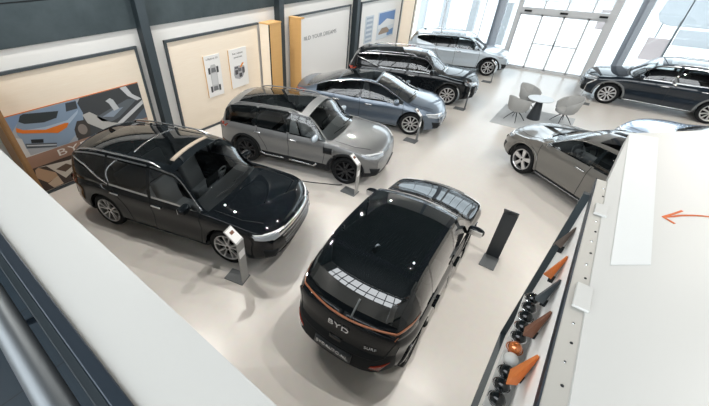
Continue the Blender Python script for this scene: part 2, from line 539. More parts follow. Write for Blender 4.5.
    def strip(nm, A, B, side, m, n=16, rows_=3, off=.006, par=None, mirror=False, sk=.02):
        """A, B: polylines in two coordinates seen along the axis; projected on to the bodywork"""
        d = AX[side]
        def p3(q):
            if side[0] == 'x': return Vector((0, q[0], q[1])) + d * 6
            if side[0] == 'y': return Vector((q[0], 0, q[1])) + d * 3
            return Vector((q[0], q[1], 5))
        def samp(L, t):
            f = t * (len(L) - 1); i = min(int(f), len(L) - 2); f -= i
            return (L[i][0] * (1 - f) + L[i + 1][0] * f, L[i][1] * (1 - f) + L[i + 1][1] * f)
        vs = []; fs = []
        for i in range(n + 1):
            a, b = samp(A, i / n), samp(B, i / n)
            for k in range(rows_ + 1):
                q = (a[0] + (b[0] - a[0]) * k / rows_, a[1] + (b[1] - a[1]) * k / rows_)
                o = p3(q)
                h, nn, _, _ = bvh.ray_cast(o, -d)
                if h is None: h, nn, _, _ = bvh.find_nearest(o - d * (4.0 if side[0] == 'x' else 2))
                if nn.dot(d) < 0: nn = -nn
                vs.append(h + (nn * .4 + d * .6) * off)
        w = rows_ + 1
        for i in range(n):
            for k in range(rows_): fs.append((i * w + k, i * w + k + 1, (i + 1) * w + k + 1, (i + 1) * w + k))
        rim = [k for k in range(w)] + [i * w + rows_ for i in range(1, n + 1)] + [n * w + k for k in range(rows_ - 1, -1, -1)] + [i * w for i in range(n - 1, 0, -1)]
        b0 = len(vs)
        for i in rim: vs.append(vs[i] - d * sk)
        for i in range(len(rim)):
            j = (i + 1) % len(rim)
            fs.append((rim[i], rim[j], b0 + j, b0 + i))
        o = mesh_obj(nm, vs, fs, m, par or root, True)
        for p in o.data.polygons: p.use_smooth = p.index < n * rows_
        if mirror:
            if side[0] == 'y':
                s2 = 'y-' if side == 'y+' else 'y+'
                strip(nm, A, B, s2, m, n, rows_, off, par, False, sk)
            else:
                strip(nm, [(-q[0], q[1]) if side[0] == 'x' else (q[0], -q[1]) for q in A], [(-q[0], q[1]) if side[0] == 'x' else (q[0], -q[1]) for q in B], side, m, n, rows_, off, par, False, sk)
        return o
    def line_strip(nm, A, wd, side, m, **k):
        """a thin line of width wd along polyline A"""
        up = []; lo = []
        for i, p in enumerate(A):
            a = A[max(0, i - 1)]; b = A[min(len(A) - 1, i + 1)]
            dx, dy = b[0] - a[0], b[1] - a[1]; l = math.hypot(dx, dy)
            nx, ny = -dy / l * wd / 2, dx / l * wd / 2
            up.append((p[0] + nx, p[1] + ny)); lo.append((p[0] - nx, p[1] - ny))
        return strip(nm, up, lo, side, m, rows_=1, **k)
    # wheel arch trims
    if P.get('arch_trim'):
        for wx in (wf, wr):
            ang = [radians(-4 + 188 * k / 22) for k in range(23)]
            A = [(wx + (Ra + .062) * cos(t), max(zbot(wx) + .02, R + (Ra + .062) * sin(t))) for t in ang]
            B = [(wx + (Ra + .003) * cos(t), max(zbot(wx) + .02, R + (Ra + .003) * sin(t))) for t in ang]
            strip('wheel_arch_trim', A, B, 'y+', P.get('arch_mat', M['black']), n=30, rows_=2, off=.014, mirror=True)
    for (A, B, trim) in P.get('quarter', []):
        strip('quarter_panel', A, B, 'y+', P['paint'], n=24, rows_=4, off=.007, mirror=True, sk=.012)
        if trim: line_strip('quarter_trim', B, .024, 'y+', M['satin_chrome'], n=24, off=.012, mirror=True, sk=.012)
    # hood shut line and creases
    for sg in (1, -1):
        line_strip('bonnet_seam', [(xc + .10, sg * W * .80), (xf - .55, sg * W * .80), (xf - .22, sg * W * .70)], .010, 'z+', M['black'], n=20, off=.003, sk=.004)
    # door seams and handles
    for sx in P.get('seams', []):
        line_strip('door_seam', sx, .010, 'y+', M['black'], off=.003, mirror=True, n=14, sk=.004)
    for hx, hz in P.get('handles', []):
        strip('door_handle', [(hx - .11, hz + .018), (hx + .11, hz + .014)], [(hx - .11, hz - .014), (hx + .11, hz - .018)], 'y+', P.get('handle_mat', M['satin_chrome']), n=4, rows_=1, off=.028, mirror=True, sk=.03)
    for (nm, A, B, side, m, kw) in P.get('strips', []):
        strip(nm, A, B, side, m, **kw)
    for (nm, A, wd, side, m, kw) in P.get('lines', []):
        line_strip(nm, A, wd, side, m, **kw)
    # mirrors
    mx = P.get('mirror_x', xc - .32); mz = ZB(mx) + .085
    for sg in (1, -1):
        bm = bmesh.new()
        bmesh.ops.create_uvsphere(bm, u_segments=18, v_segments=12, radius=1)
        for v in bm.verts:
            c = v.co
            for i in range(3): c[i] = math.copysign(abs(c[i]) ** .75, c[i])
            c.x = c.x * (.075 if c.x > 0 else .05); c.y *= .125; c.z *= .075
            c.z *= 1 - .18 * (c.y * sg / .125)
        bmesh.ops.translate(bm, vec=(mx, sg * (plan(mx) + .075), mz), verts=bm.verts)
        mo = bm_obj('mirror', bm, P.get('mirror_mat', P['paint']), root, True, 70)
        bm = bmesh.new(); box_bm(bm, (mx - .052, sg * (plan(mx) + .08), mz), (.012, .19, .105), None, .005)
        bm_obj('mirror_glass', bm, M['chrome'], mo)
        tube('mirror_arm', [(mx, sg * (plan(mx) - .08), mz - .09), (mx, sg * (plan(mx) + .02), mz - .03)], .028, M['black'], mo, 8)
    # roof rails
    if P.get('rails'):
        xa, xb = P['rails']
        for sg in (1, -1):
            pts = []
            for k in range(17):
                x = xa + (xb - xa) * k / 16
                y = YR(x) * plan(x) - .035
                h, nn, _, _ = bvh.ray_cast(Vector((x, sg * y, 4)), Vector((0, 0, -1)))
                e = min(k, 16 - k)
                pts.append(h + Vector((0, 0, [-.012, .032, .045][min(e, 2)])))
            tube('roof_rail', pts, .017, P.get('rail_mat', M['satin_chrome']), root, 8)
    # antenna fin
    if P.get('fin', True):
        x = P.get('fin_x', xre + .25); z = ZT(x)
        bm = bmesh.new()
        a = [(-.11, .0), (.11, 0), (-.09, .07), (-.11, .075)]
        vs = [bm.verts.new((x + px, py * .028 * (1 if pz == 0 else .2), z - .012 + pz)) for py in (1, -1) for px, pz in ((-.10, 0), (.10, 0), (-.07, .07), (-.10, .072))]
        bm.faces.new(vs[:2] + vs[2:4]); bm.faces.new(vs[4:6] + vs[6:8])
        for i in range(4): bm.faces.new((vs[i], vs[(i + 1) % 4], vs[4 + (i + 1) % 4], vs[4 + i]))
        bm_obj('antenna_fin', bm, M['gloss_black'], root)
    # wipers
    for (ya, yb2) in ((.55, -.02), (-.05, -.55)):
        pts = []
        for k in range(9):
            y = ya + (yb2 - ya) * k / 8
            h, nn, _, _ = bvh.ray_cast(Vector((xc - .02 + .12 * (1 - (y / .8) ** 2) - .05 * k / 8, y, 4)), Vector((0, 0, -1)))
            if h: pts.append(h + Vector((0, 0, .012)))
        if len(pts) > 2: tube('wiper', pts, .009, M['black'], root, 6)
    # ---- wheels
    def wheel(x, sg):
        yo = sg * (W - .025)
        tb = R - P.get('tyre_h', .10)
        tw = .225
        bm = bmesh.new()
        prof = [(tb, -.02), (tb + .02, -.004), (R - .05, .004), (R - .022, -.006), (R - .006, -.026), (R, -.05), (R, -tw + .05), (R - .006, -tw + .02), (R - .03, -tw), (tb, -tw + .01)]
        rim_b = bmesh.new()
        lathe_bm(bm, [(r_, yo + sg * h) for r_, h in prof], 'y', 40, (x, 0, R), closed=True)
        # rim barrel and lip
        lathe_bm(rim_b, [(tb, yo - sg * .004), (tb - .008, yo - sg * .002), (tb - .022, yo - sg * .012), (tb - .03, yo - sg * .18), (tb, yo - sg * .19)], 'y', 40, (x, 0, R), closed=True)
        ns = P.get('spokes', 5); dbl = P.get('double', True)
        for k in range(ns):
            for q in ((-1, 1) if dbl else (0,)):
                a0 = 2 * pi * k / ns + .3
                a_in = a0 + q * P.get('spread_in', .10); a_out = a0 + q * P.get('spread_out', .26) + P.get('swirl', 0)
                w0, w1 = P.get('spoke_w', (.011, .015))
                p0 = Vector((cos(a_in) * .05, 0, sin(a_in) * .05)); p1 = Vector((cos(a_out) * (tb - .018), 0, sin(a_out) * (tb - .018)))
                dd = (p1 - p0).normalized(); nn = Vector((-dd.z, 0, dd.x))
                vs = []
                for (p, w, y) in ((p0, w0, -.030), (p1, w1, -.016)):
                    for s2 in (1, -1):
                        for dy in (0, -.03):
                            vs.append(rim_b.verts.new(Vector((x, yo + sg * (y + dy), R)) + p + nn * w * s2 * (1 if dy == 0 else 1.2)))
                f = [(0, 2, 6, 4), (1, 3, 7, 5), (0, 1, 5, 4), (2, 3, 7, 6), (4, 5, 7, 6), (0, 1, 3, 2)]
                for q4 in f: rim_b.faces.new([vs[i] for i in q4])
        lathe_bm(rim_b, [(.0001, yo - sg * .018), (.03, yo - sg * .018), (.065, yo - sg * .026), (.07, yo - sg * .07), (.0001, yo - sg * .07)], 'y', 20, (x, 0, R))
        wo = bm_obj('wheel', rim_b, P.get('rim_mat', M['rim_silver']), root, True, 35)
        bm_obj('tyre', bm, M['rubber'], wo, True, 50)
        lathe('rim_backing', [(.001, yo - sg * .075), (tb - .03, yo - sg * .085), (tb - .03, yo - sg * .10), (.001, yo - sg * .095)], M['rim_back'], wo, 'y', 28, (x, 0, R))
        lathe('hub_cap', [(.0001, yo - sg * .012), (.026, yo - sg * .013), (.03, yo - sg * .02)], M['gloss_black'], wo, 'y', 16, (x, 0, R))
    for x in (wf, wr):
        for sg in (1, -1): wheel(x, sg)
    # ---- interior
    sm = P.get('seat_mat', M['seat_dark'])
    def seat(x, y, wd, z=.42, hr=True):
        bm = bmesh.new()
        box_bm(bm, (x + .02, y, z), (.52, wd, .17), None, .05, 3)
        rot = Matrix.Rotation(radians(-16), 3, 'Y')
        box_bm(bm, (x - .33, y, z + .34), (.15, wd * .96, .62), rot, .05, 3)
        if hr:
            n = 1 if wd < .8 else 3
            for k in range(n):
                yy = y + (0 if n == 1 else (k - 1) * .44)
                box_bm(bm, (x - .46, yy, z + .74), (.10, .25, .17), rot, .035, 3)
        bm_obj('seat', bm, sm, root, True, 60)
    zs = P.get('seat_z', .46)
    seat(P.get('seat_x', .05), .38, .52, zs); seat(P.get('seat_x', .05), -.38, .52, zs)
    seat(P.get('seat_x', .05) - .92, 0, 1.30, zs)
    dz = ZB(xc - .3) - .03
    bm = bmesh.new()
    box_bm(bm, (xc - .17, 0, dz - .09), (.50, W * 1.66, .20), None, .06, 3)
    box_bm(bm, (xc - .42, 0, dz - .32), (.75, .26, .26), None, .05, 2)
    bm_obj('dashboard', bm, P.get('dash_mat', M['seat_dark']), root, True, 60)
    box('centre_screen', (xc - .47, -.19, dz - .02), (xc - .455, .19, dz + .17), M['gloss_black'], root)
    ctr = Vector((xc - .56, .38, dz - .05)); rt = Matrix.Rotation(radians(-68), 3, 'Y')
    bm = bmesh.new()
    tube_bm(bm, [ctr + rt @ Vector((.18 * cos(2 * pi * k / 24), .18 * sin(2 * pi * k / 24), 0)) for k in range(24)], .016, 8, closed=True)
    for a in (pi / 2, -pi / 2, 0):
        tube_bm(bm, [ctr, ctr + rt @ Vector((.175 * cos(a) * (1 if a else -1), .175 * sin(a), 0))], .018, 6)
    box_bm(bm, ctr, (.11, .13, .05), rt, .02)
    bm_obj('steering_wheel', bm, M['seat_dark'], root, True, 60)
    box('cabin_floor', (wr + Ra + .05, -W + .24, bot + .04), (wf - Ra - .02, W - .24, bot + .06), M['black'], root)
    P['_strip'] = strip; P['_bvh'] = bvh; P['_ZT'] = ZT
    return root

SKY_S, SUN_S, LAMP_P, EXPO = 6, 2.0, 128, .10
SUV_YR = lambda xr, xc, xf: [(xr, .90), (xr + .35, .79), (xr + .9, .755), (xc - .68, .765), (xc - .36, .83), (xc, .91), (xf, .92)]

def place(front_contact, heading, side, P):
    """ground point under the camera-side front wheel -> centre of the car"""
    h = radians(heading)
    f = Vector((cos(h), sin(h))); inw = Vector((-sin(h), cos(h))) * (1 if side == 'R' else -1)
    c = Vector(front_contact) - f * P['wb'] / 2 + inw * (P['W'] / 2 - .03)
    return (c.x, c.y), h

def front_set(hw, zl, zlow, grille=True, chrome=False, drl=True, big=False):
    """grille, lamps and bumper trims of a front end; zl: headlamp height"""
    s = []
    s.append(('headlamp', [(hw * .50, zl + .035), (hw * .80, zl + .06), (hw * .985, zl + .075)], [(hw * .52, zl - .035), (hw * .80, zl - .04), (hw * .985, zl + .0)], 'x+', M['lamp_clear'], dict(mirror=True, off=.008, n=14)))
    if drl: s.append(('daylight_strip', [(hw * .50, zl + .05), (hw * .97, zl + .10)], [(hw * .50, zl + .032), (hw * .97, zl + .078)], 'x+', M['lamp_white'], dict(mirror=True, off=.012, rows_=1)))
    if grille:
        s.append(('grille', [(-hw * .62, zl - .04), (hw * .62, zl - .04)], [(-hw * .50, zlow + .17), (hw * .50, zlow + .17)], 'x+', M['grille'], dict(off=.006, n=20, rows_=4)))
        for k in range(5):
            z = zl - .07 - k * (zl - zlow - .26) / 4; w = hw * (.60 - .02 * k)
            s.append(('grille_bar', [(-w, z + .007), (w, z + .007)], [(-w, z - .007), (w, z - .007)], 'x+', M['satin_chrome'], dict(off=.016, n=16, rows_=1)))
    s.append(('lower_intake', [(-hw * .70, zlow + .13), (hw * .70, zlow + .13)], [(-hw * .62, zlow + .02), (hw * .62, zlow + .02)], 'x+', M['black'], dict(off=.007, n=20)))
    s.append(('side_intake', [(hw * .74, zlow + .26), (hw * .93, zlow + .30)], [(hw * .76, zlow + .10), (hw * .92, zlow + .12)], 'x+', M['black'], dict(mirror=True, off=.007, n=8)))
    s.append(('bumper_trim', [(-hw * .80, zlow + .01), (hw * .80, zlow + .01)], [(-hw * .78, zlow - .025), (hw * .78, zlow - .025)], 'x+', M['satin_chrome'], dict(off=.014, n=24, rows_=1)))
    s.append(('number_plate', [(-.24, zlow + .26), (.24, zlow + .26)], [(-.24, zlow + .15), (.24, zlow + .15)], 'x+', M['plate'], dict(off=.022, n=6, rows_=1)))
    if chrome:
        s.append(('nose_bar', [(-hw * .66, zl + .045), (hw * .66, zl + .045)], [(-hw * .66, zl - .02), (hw * .66, zl - .02)], 'x+', M['chrome'], dict(off=.018, n=24, rows_=2)))
    return s

def rear_set(hw, zt):
    s = [('tail_lamp', [(-hw * .97, zt + .05), (0, zt + .03), (hw * .97, zt + .05)], [(-hw * .97, zt - .05), (0, zt - .0), (hw * .97, zt - .05)], 'x-', M['lamp_red'], dict(off=.008, n=24)),
         ('number_plate', [(-.24, zt - .30), (.24, zt - .30)], [(-.24, zt - .41), (.24, zt - .41)], 'x-', M['plate'], dict(off=.012, n=6, rows_=1)),
         ('rear_reflector', [(hw * .68, .47), (hw * .90, .49)], [(hw * .68, .42), (hw * .90, .43)], 'x-', M['lamp_red'], dict(off=.008, n=6, rows_=1, mirror=True))]
    return s

def seams(b, c, d, zb, zbelt, Rr, wb):
    """door shut lines: front edge b, centre c, rear edge d"""
    return [[(b, zbelt - .02), (b + .02, .7), (b - .03, zb + .09)], [(c, zbelt), (c + .02, .7), (c + .01, zb + .09)],
            [(d, zbelt), (d + .06, .9), (d + .28, .55), (d + .34, zb + .10)], [(d + .34, zb + .09), (b - .03, zb + .09)]]

CARS = {}
def P_suv(W=1.95, wb=2.82, xf=2.33, xr=-2.49, H=1.715, hood=1.08, R=.372, **kw):
    xc = wb / 2 - kw.pop('cowl', .36); xw = xc - kw.pop('rake', .68)
    p = dict(W=W, wb=wb, xf=xf, xr=xr, R=R, xc=xc, xw=xw, xre=xr + .34, xt=xr + .07,
        top=[(xr, 1.03), (xr + .05, 1.12), (xr + .24, H - .16), (xr + .38, H - .075), (xr + 1.1, H - .012), (xw - .5, H), (xw, H - .045), (xc - .05, hood + .045), (xc + .12, hood), (xf - .45, hood - .055), (xf - .15, hood - .115), (xf - .05, hood - .17), (xf, hood - .26)],
        belt=[(xr, .97), (xr + .5, 1.075), (-.5, 1.05), (xc - .1, 1.02), (xf - .7, hood - .11), (xf - .2, hood - .19), (xf, hood - .35)],
        yr=SUV_YR(xr, xc, xf),
        side_glass=[(xr + .36, xr + 1.12), (xr + 1.18, -.18), (-.10, xc - .10)], drop=.105,
        handles=[(.02, .92), (-.98, .94)], dx=xr + .2)
    p['seams'] = seams(xc - .12, -.14, -1.02, .23, 1.05, R, wb)
    e = xr + .30; zt_ = H - .30
    xq = [e, e + .30, e + .62, e + .86]
    p['quarter'] = [([(x, 1.05) for x in xq], [(xq[0], zt_ + .03), (xq[1], zt_ - .06), (xq[2], 1.17), (xq[3], 1.09)], kw.get('belt_chrome', False))]
    p.update(kw)
    return p

# 1 black large SUV by the left boards
p = P_suv(xf=2.27, xr=-2.29, paint=M['paint_black'], belt_chrome=True, top_chrome=True, rails=(-1.95, .1), roof_panels=[(-.62, .22, .18), (-1.62, -.70, .18)],
          spokes=5, double=True, rim_mat=M['rim_silver'], handle_mat=M['chrome'], seat_mat=M['seat_dark'])
hw = .96
p['strips'] = front_set(hw, .765, .24, chrome=True) + rear_set(hw, .95) + [
    ('roof_blind', [(.235, -.50), (.235, .50)], [(.15, -.50), (.15, .50)], 'z+', M['blind'], dict(off=.012, n=10, rows_=1)),
    ('roof_divider', [(-.63, -.52), (-.63, .52)], [(-.66, -.52), (-.66, .52)], 'z+', M['satin_chrome'], dict(off=.006, n=10, rows_=1)),
    ('sill_trim', [(-.95, .315), (.95, .315)], [(-.95, .285), (.95, .285)], 'y+', M['satin_chrome'], dict(off=.012, n=24, rows_=1, mirror=True))]
loc, h = place((2.55, 3.88), -73.2, 'R', p)
CARS['a'] = build_car('suv', 'large black SUV with chrome nose and open glass roof beside the mural board', loc, h, p)

# 2 grey boxy SUV with charging flap
p = P_suv(W=1.89, wb=2.74, xf=2.09, xr=-2.18, H=1.63, hood=1.06, R=.36, cowl=.44, rake=.62, paint=M['paint_grey'], clad=.25, arch_trim=True, rails=(-1.75, .05), rail_mat=M['paint_grey'],
          roof_panels=[(-1.62, .12, .11)], spokes=5, double=True, rim_mat=M['rim_dark'], spoke_w=(.02, .02), seat_mat=M['seat_grey'], dash_mat=M['seat_grey'], mirror_mat=M['paint_silver'], fin=False)
hw = .93
p['quarter'] = []; p['dpillar'] = 'pillar'
p['strips'] = front_set(hw, .79, .25, grille=False) + rear_set(hw, .95) + [
    ('sill_trim', [(-.10, .40), (.55, .37), (.62, .44)], [(-.10, .365), (.58, .335), (.66, .42)], 'y+', M['satin_chrome'], dict(off=.016, n=12, rows_=1, mirror=True)),
    ('sill_trim', [(-.90, .44), (-.78, .40), (-.25, .40)], [(-.94, .41), (-.80, .365), (-.25, .365)], 'y+', M['satin_chrome'], dict(off=.016, n=12, rows_=1, mirror=True)),
    ('charging_port', [(.80, .90), (1.02, .90)], [(.80, .74), (1.02, .74)], 'y-', M['black'], dict(off=.006, n=4, rows_=2)),
    ('front_skid_plate', [(-.62, .36), (.62, .36)], [(-.55, .24), (.55, .24)], 'x+', M['satin_chrome'], dict(off=.012, n=16, rows_=2))]
loc, h = place((6.06, 3.72), -74.8, 'R', p)
CARS['b'] = build_car('suv', 'grey SUV with black wheel arch cladding and open charging flap behind the large black SUV', loc, h, p)
bp = CARS['b']
bm = bmesh.new(); box_bm(bm, (1.06, -.945 - .07, .82), (.02, .14, .16), Matrix.Rotation(radians(20), 3, 'Z'), .006)
bm_obj('charging_flap', bm, M['paint_grey'], bp)

# 3 slate blue fastback saloon
p = dict(W=1.875, wb=2.90, xf=2.22, xr=-2.36, R=.35, xc=1.27, xw=.22, xre=-.98, xt=-1.98, paint=M['paint_blue'], drop=.05,
    top=[(-2.36, .98), (-2.31, 1.045), (-2.02, 1.075), (-1.2, 1.33), (-.6, 1.43), (-.1, 1.46), (.22, 1.42), (1.22, 1.0), (1.40, .955), (1.8, .875), (2.06, .79), (2.17, .72), (2.22, .64)],
    belt=[(-2.36, .93), (-1.8, .985), (-.5, .935), (1, .90), (1.6, .81), (2.05, .70), (2.22, .56)],
    yr=[(-2.36, .90), (-2.0, .86), (-1.3, .74), (-.6, .68), (.22, .70), (.75, .79), (1.27, .90), (2.22, .92)],
    side_glass=[(-1.62, -.22), (-.14, 1.12)], handles=[(.12, .80), (-.92, .83)], belt_chrome=False, top_chrome=True, mirror_mat=M['paint_blue'],
    roof_panels=[(-.92, .16, .18)], spokes=10, double=False, spread_out=0, spread_in=0, swirl=.22, rim_mat=M['rim_silver'], seat_mat=M['seat_dark'], seat_z=.36, rear_mat=M['glass_dark'], zb=.19, fin=False)
p['seams'] = seams(1.15, -.18, -1.05, .19, .93, .35, 2.9)
hw = .93
p['strips'] = front_set(hw, .64, .20, grille=False) + rear_set(hw, .93)
loc, h = place((9.58, 3.72), -73.5, 'R', p)
CARS['c'] = build_car('saloon_car', 'slate blue fastback saloon with dark roof glass between the grey SUV and a black SUV', loc, h, p)

# 4 black SUV with chrome window line
def sealu(paint, **kw):
    p = P_suv(W=1.89, wb=2.765, xf=2.20, xr=-2.36, H=1.635, hood=1.05, R=.36, paint=paint, belt_chrome=True, top_chrome=True, rails=(-1.85, .08),
          roof_panels=[(-1.5, .15, .18)], spokes=10, double=False, spread_out=0, spread_in=0, spoke_w=(.012, .024), rim_mat=M['rim_silver'], arch_trim=True)
    p['strips'] = front_set(.93, .765, .24) + rear_set(.93, .95) + [
        ('sill_trim', [(-.92, .315), (.92, .315)], [(-.92, .285), (.92, .285)], 'y+', M['satin_chrome'], dict(off=.012, n=24, rows_=1, mirror=True))]
    p.update(kw); return p
p = sealu(M['paint_black'], arch_mat=M['gloss_black'])
loc, h = place((12.72, 3.80), -73.5, 'R', p)
CARS['d'] = build_car('suv', 'black SUV with chrome window outline between the slate blue saloon and the silver SUV', loc, h, p)

# 5 silver SUV by the glass front
p = P_suv(W=1.875, wb=2.72, xf=2.02, xr=-2.20, H=1.59, hood=1.03, R=.35, paint=M['paint_silver'], rails=(-1.7, .1), arch_trim=True, clad=.12, rail_mat=M['satin_chrome'],
          roof_panels=[(-1.3, .15, .18)], spokes=5, double=True, rim_mat=M['rim_silver'], top_chrome=True)
p['strips'] = front_set(.93, .76, .25, grille=False) + rear_set(.93, .93)
loc, h = place((17.30, 3.74), -74, 'R', p)
CARS['e'] = build_car('suv', 'pale silver SUV with roof rails parked nearest the glass front, last of the row', loc, h, p)

# 6 black hatchback in the middle of the floor
p = P_suv(W=1.68, wb=2.50, xf=2.10, xr=-1.74, H=1.60, hood=1.04, R=.33, paint=M['paint_black'], arch_trim=True, arch_mat=M['paint_black'], clad=.13, roof_panels=[(-1.14, .18, .11)], spokes=5, double=True,
          rim_mat=M['rim_dark'], rear_mat=M['roof_glass'], roof_mat=M['roof_glass'], dpillar='pillar', handle_mat=M['gloss_black'], capclad=.42, drop=.05,
          rcap=[(0, -.10), (.10, -.19), (.18, -.215), (.40, -.165), (.46, -.15), (.52, -.085), (.7, -.06), (.9, -.03), (1, 0)], rk=.13, rr=.40, rbow=.13)
hw = .82
p['xre'] = -1.20; p['fin_x'] = -1.06; p['xt'] = -1.66; p['quarter'] = []; p['xc'] = 1.04; p['xw'] = .20
p['top'] = [(-1.74, 1.06), (-1.70, 1.125), (-1.60, 1.235), (-1.42, 1.395), (-1.20, 1.535), (-1.02, 1.585), (-.6, 1.61), (-.2, 1.60), (.20, 1.55), (1.0, 1.07), (1.15, 1.035), (1.55, .965), (1.90, .87), (2.10, .77)]
p['belt'] = [(-1.74, 1.0), (-1.3, 1.04), (-.5, .985), (.9, .96), (1.5, .88), (1.92, .77), (2.10, .68)]
p['yr'] = SUV_YR(-1.74, 1.04, 2.10)
p['yr'][0] = (-1.74, .90); p['yr'][1] = (-1.50, .75)
p['side_glass'] = [(-1.30, -.94), (-.90, -.08), (-.02, .92)]
p['seams'] = seams(.92, -.05, -.86, .23, .97, .33, 2.5); p['handles'] = [(.12, .84), (-.80, .86)]
p['strips'] = front_set(hw, .75, .24, chrome=True) + [
    ('light_bar', [(-hw * .99, 1.180), (-hw * .93, 1.115), (-hw * .80, 1.072), (-hw * .5, 1.063), (0, 1.058), (hw * .5, 1.063), (hw * .80, 1.072), (hw * .93, 1.115), (hw * .99, 1.180)], [(-hw * .99, 1.148), (-hw * .93, 1.083), (-hw * .80, 1.053), (-hw * .5, 1.050), (0, 1.047), (hw * .5, 1.050), (hw * .80, 1.053), (hw * .93, 1.083), (hw * .99, 1.148)], 'x-', M['lamp_amber'], dict(off=.014, n=48, rows_=2)),
    ('number_plate', [(-.27, .615), (.27, .615)], [(-.27, .495), (.27, .495)], 'x-', M['plate'], dict(off=.014, n=8, rows_=1)),
    ('tailgate_handle', [(-.09, .73), (.09, .73)], [(-.08, .695), (.08, .695)], 'x-', M['gloss_black'], dict(off=.012, n=4, rows_=1)),
    ('rear_reflector', [(hw * .62, .56), (hw * .84, .61)], [(hw * .60, .53), (hw * .74, .50)], 'x-', M['lamp_red'], dict(off=.010, n=6, rows_=1, mirror=True))]
p['lines'] = [('tailgate_seam', [(-.62, .69), (-.55, .66), (0, .65), (.55, .66), (.62, .69)], .014, 'x-', M['black'], dict(off=.003, n=24, sk=.004)),
              ('tailgate_seam', [(-.70, 1.0), (-.62, .69)], .012, 'x-', M['black'], dict(off=.003, n=10, sk=.004, mirror=True)),
              ('rear_wiper', [(-.12, 1.08), (-.13, 1.26)], .022, 'x-', M['stand_base'], dict(off=.02, n=6, sk=.02))]
loc, h = (4.14, 1.37), radians(3.0)
CARS['f'] = build_car('hatchback', 'black hatchback seen from behind with copper light bar, alone on the open floor', loc, h, p)
def on_tail(bvh, y, z):
    hit, n, _, _ = bvh.ray_cast(Vector((-6, y, z)), Vector((1, 0, 0)))
    if n.x > 0: n = -n
    return hit, n
def tail_text(s, y, z, size, m, sx=1, off=.014):
    hit, n = on_tail(p['_bvh'], y, z)
    x = Vector((0, 0, 1)).cross(n).normalized(); yv = n.cross(x)
    text('lettering', s, size, m, CARS['f'], hit + n * off, x, yv, .006, sx, spacing=1.1)
tail_text('BYD', 0, .90, .10, M['letter'], 1.55)
tail_text('SURF', -.44, .78, .05, M['letter'], 1.3)
tail_text('BYDAUTO.NL', 0, .562, .062, M['letter'], 1.15, .024)

# 7 warm grey crossover behind the balustrade
p = P_suv(W=1.92, wb=2.90, xf=2.24, xr=-2.40, H=1.54, hood=1.02, cowl=.27, rake=.86, R=.365, paint=M['paint_warm'], arch_trim=True, arch_mat=M['paint_warm'], clad=.13, roof_panels=[(-1.6, .12, .11)],
          top_body=True, spokes=5, double=True, rim_mat=M['rim_silver'], spread_out=.10, spread_in=.25, spoke_w=(.02, .030), seat_mat=M['seat_dark'], fin=False, mirror_mat=M['paint_warm'])
p['strips'] = front_set(.94, .74, .24, grille=False) + rear_set(.94, .93) + [
    ('sill_trim', [(-.98, .32), (.98, .32)], [(-.98, .285), (.98, .285)], 'y+', M['satin_chrome'], dict(off=.014, n=24, rows_=1, mirror=True)),
    ('front_sensor', [(-.09, 1.57), (.09, 1.57)], [(-.09, 1.50), (.09, 1.50)], 'x+', M['black'], dict(off=.01, n=4, rows_=2))]
loc, h = place((9.36, .60), 54, 'L', p)
CARS['g'] = build_car('crossover_car', 'warm grey crossover with silver wheels, half hidden behind the white balustrade', loc, h, p)

# 8 blue black SUV by the entrance
p = sealu(M['paint_navy'], arch_mat=M['stand_base'])
loc, h = place((16.58, -.64), 88.5, 'L', p)
CARS['h'] = build_car('suv', 'blue-black SUV with silver sill trim parked across by the glass entrance', loc, h, p)

# 9 ice blue car, only its roof shows over the balustrade
p = P_suv(W=1.86, wb=2.70, xf=2.12, xr=-2.2, H=1.50, hood=1.0, R=.34, paint=M['paint_ice'], roof_panels=[(-1.3, .15, .18)], top_body=True, fin=False)
p['strips'] = front_set(.92, .72, .22, grille=False) + rear_set(.92, .90)
CARS['i'] = build_car('car', 'ice blue car whose roof just shows over the far end of the white balustrade', (11.6, -3.2), radians(60), p)
# ------------------------------------------------------------------ room
WY = 8.93; GX = 19.6; CZ = 9.6; BX = -2.4; RY = -13.0
structure(box('floor', (BX, RY, -.12), (GX + .1, WY + .05, 0), M['floor']))
wl = structure(box('wall_left', (BX, WY + .02, 0), (GX + .1, WY + .3, CZ), M['white']))
structure(box('trim_1', (BX, WY - .02, 3.10), (GX, WY + .02, CZ), M['concrete']))      # dark concrete panels over the white band
for k, z in enumerate((3.83, 5.2, 6.5)):
    structure(box('trim_%d' % (2 + k), (BX, WY - .024, z), (GX, WY - .02, z + .02), M['black']))
# back wall (behind the camera) with a band of high windows
structure(box('wall_back', (BX - .2, RY, 0), (BX, WY, 3.8), M['white']))
structure(box('wall_back', (BX - .2, RY, 9.4), (BX, WY, CZ), M['white']))
structure(box('wall_back', (BX - .2, RY, 3.8), (BX, -4.9, 9.4), M['white']))
structure(box('wall_back', (BX - .2, 7.2, 3.8), (BX, WY, 9.4), M['white']))
structure(box('wall_right', (BX, RY - .2, 0), (GX, RY, CZ), M['white']))
bm = bmesh.new()
for k in range(12): box_bm(bm, (BX - .1, -4.85 + k * 1.09, 6.6), (.1, .08, 5.6))
for z in (3.85, 5.7, 7.5, 9.36): box_bm(bm, (BX - .1, 1.15, z), (.1, 12.1, .09))
structure(bm_obj('window_1', bm, M['frame_dark']))
# corrugated ceiling
def corrugated(name, x0, x1, y0, y1, z):
    vs = []; fs = []; n = max(2, int((y1 - y0) / .11)); 
    for i in range(n + 1):
        y = y0 + (y1 - y0) * i / n; zz = z + (.035 if i % 2 else 0)
        vs += [(x0, y, zz), (x1, y, zz)]
    for i in range(n): fs.append((2 * i, 2 * i + 1, 2 * i + 3, 2 * i + 2))
    return structure(mesh_obj(name, vs, fs, M['ceiling']))
corrugated('ceiling', BX, GX + .1, RY, WY + .02, CZ)

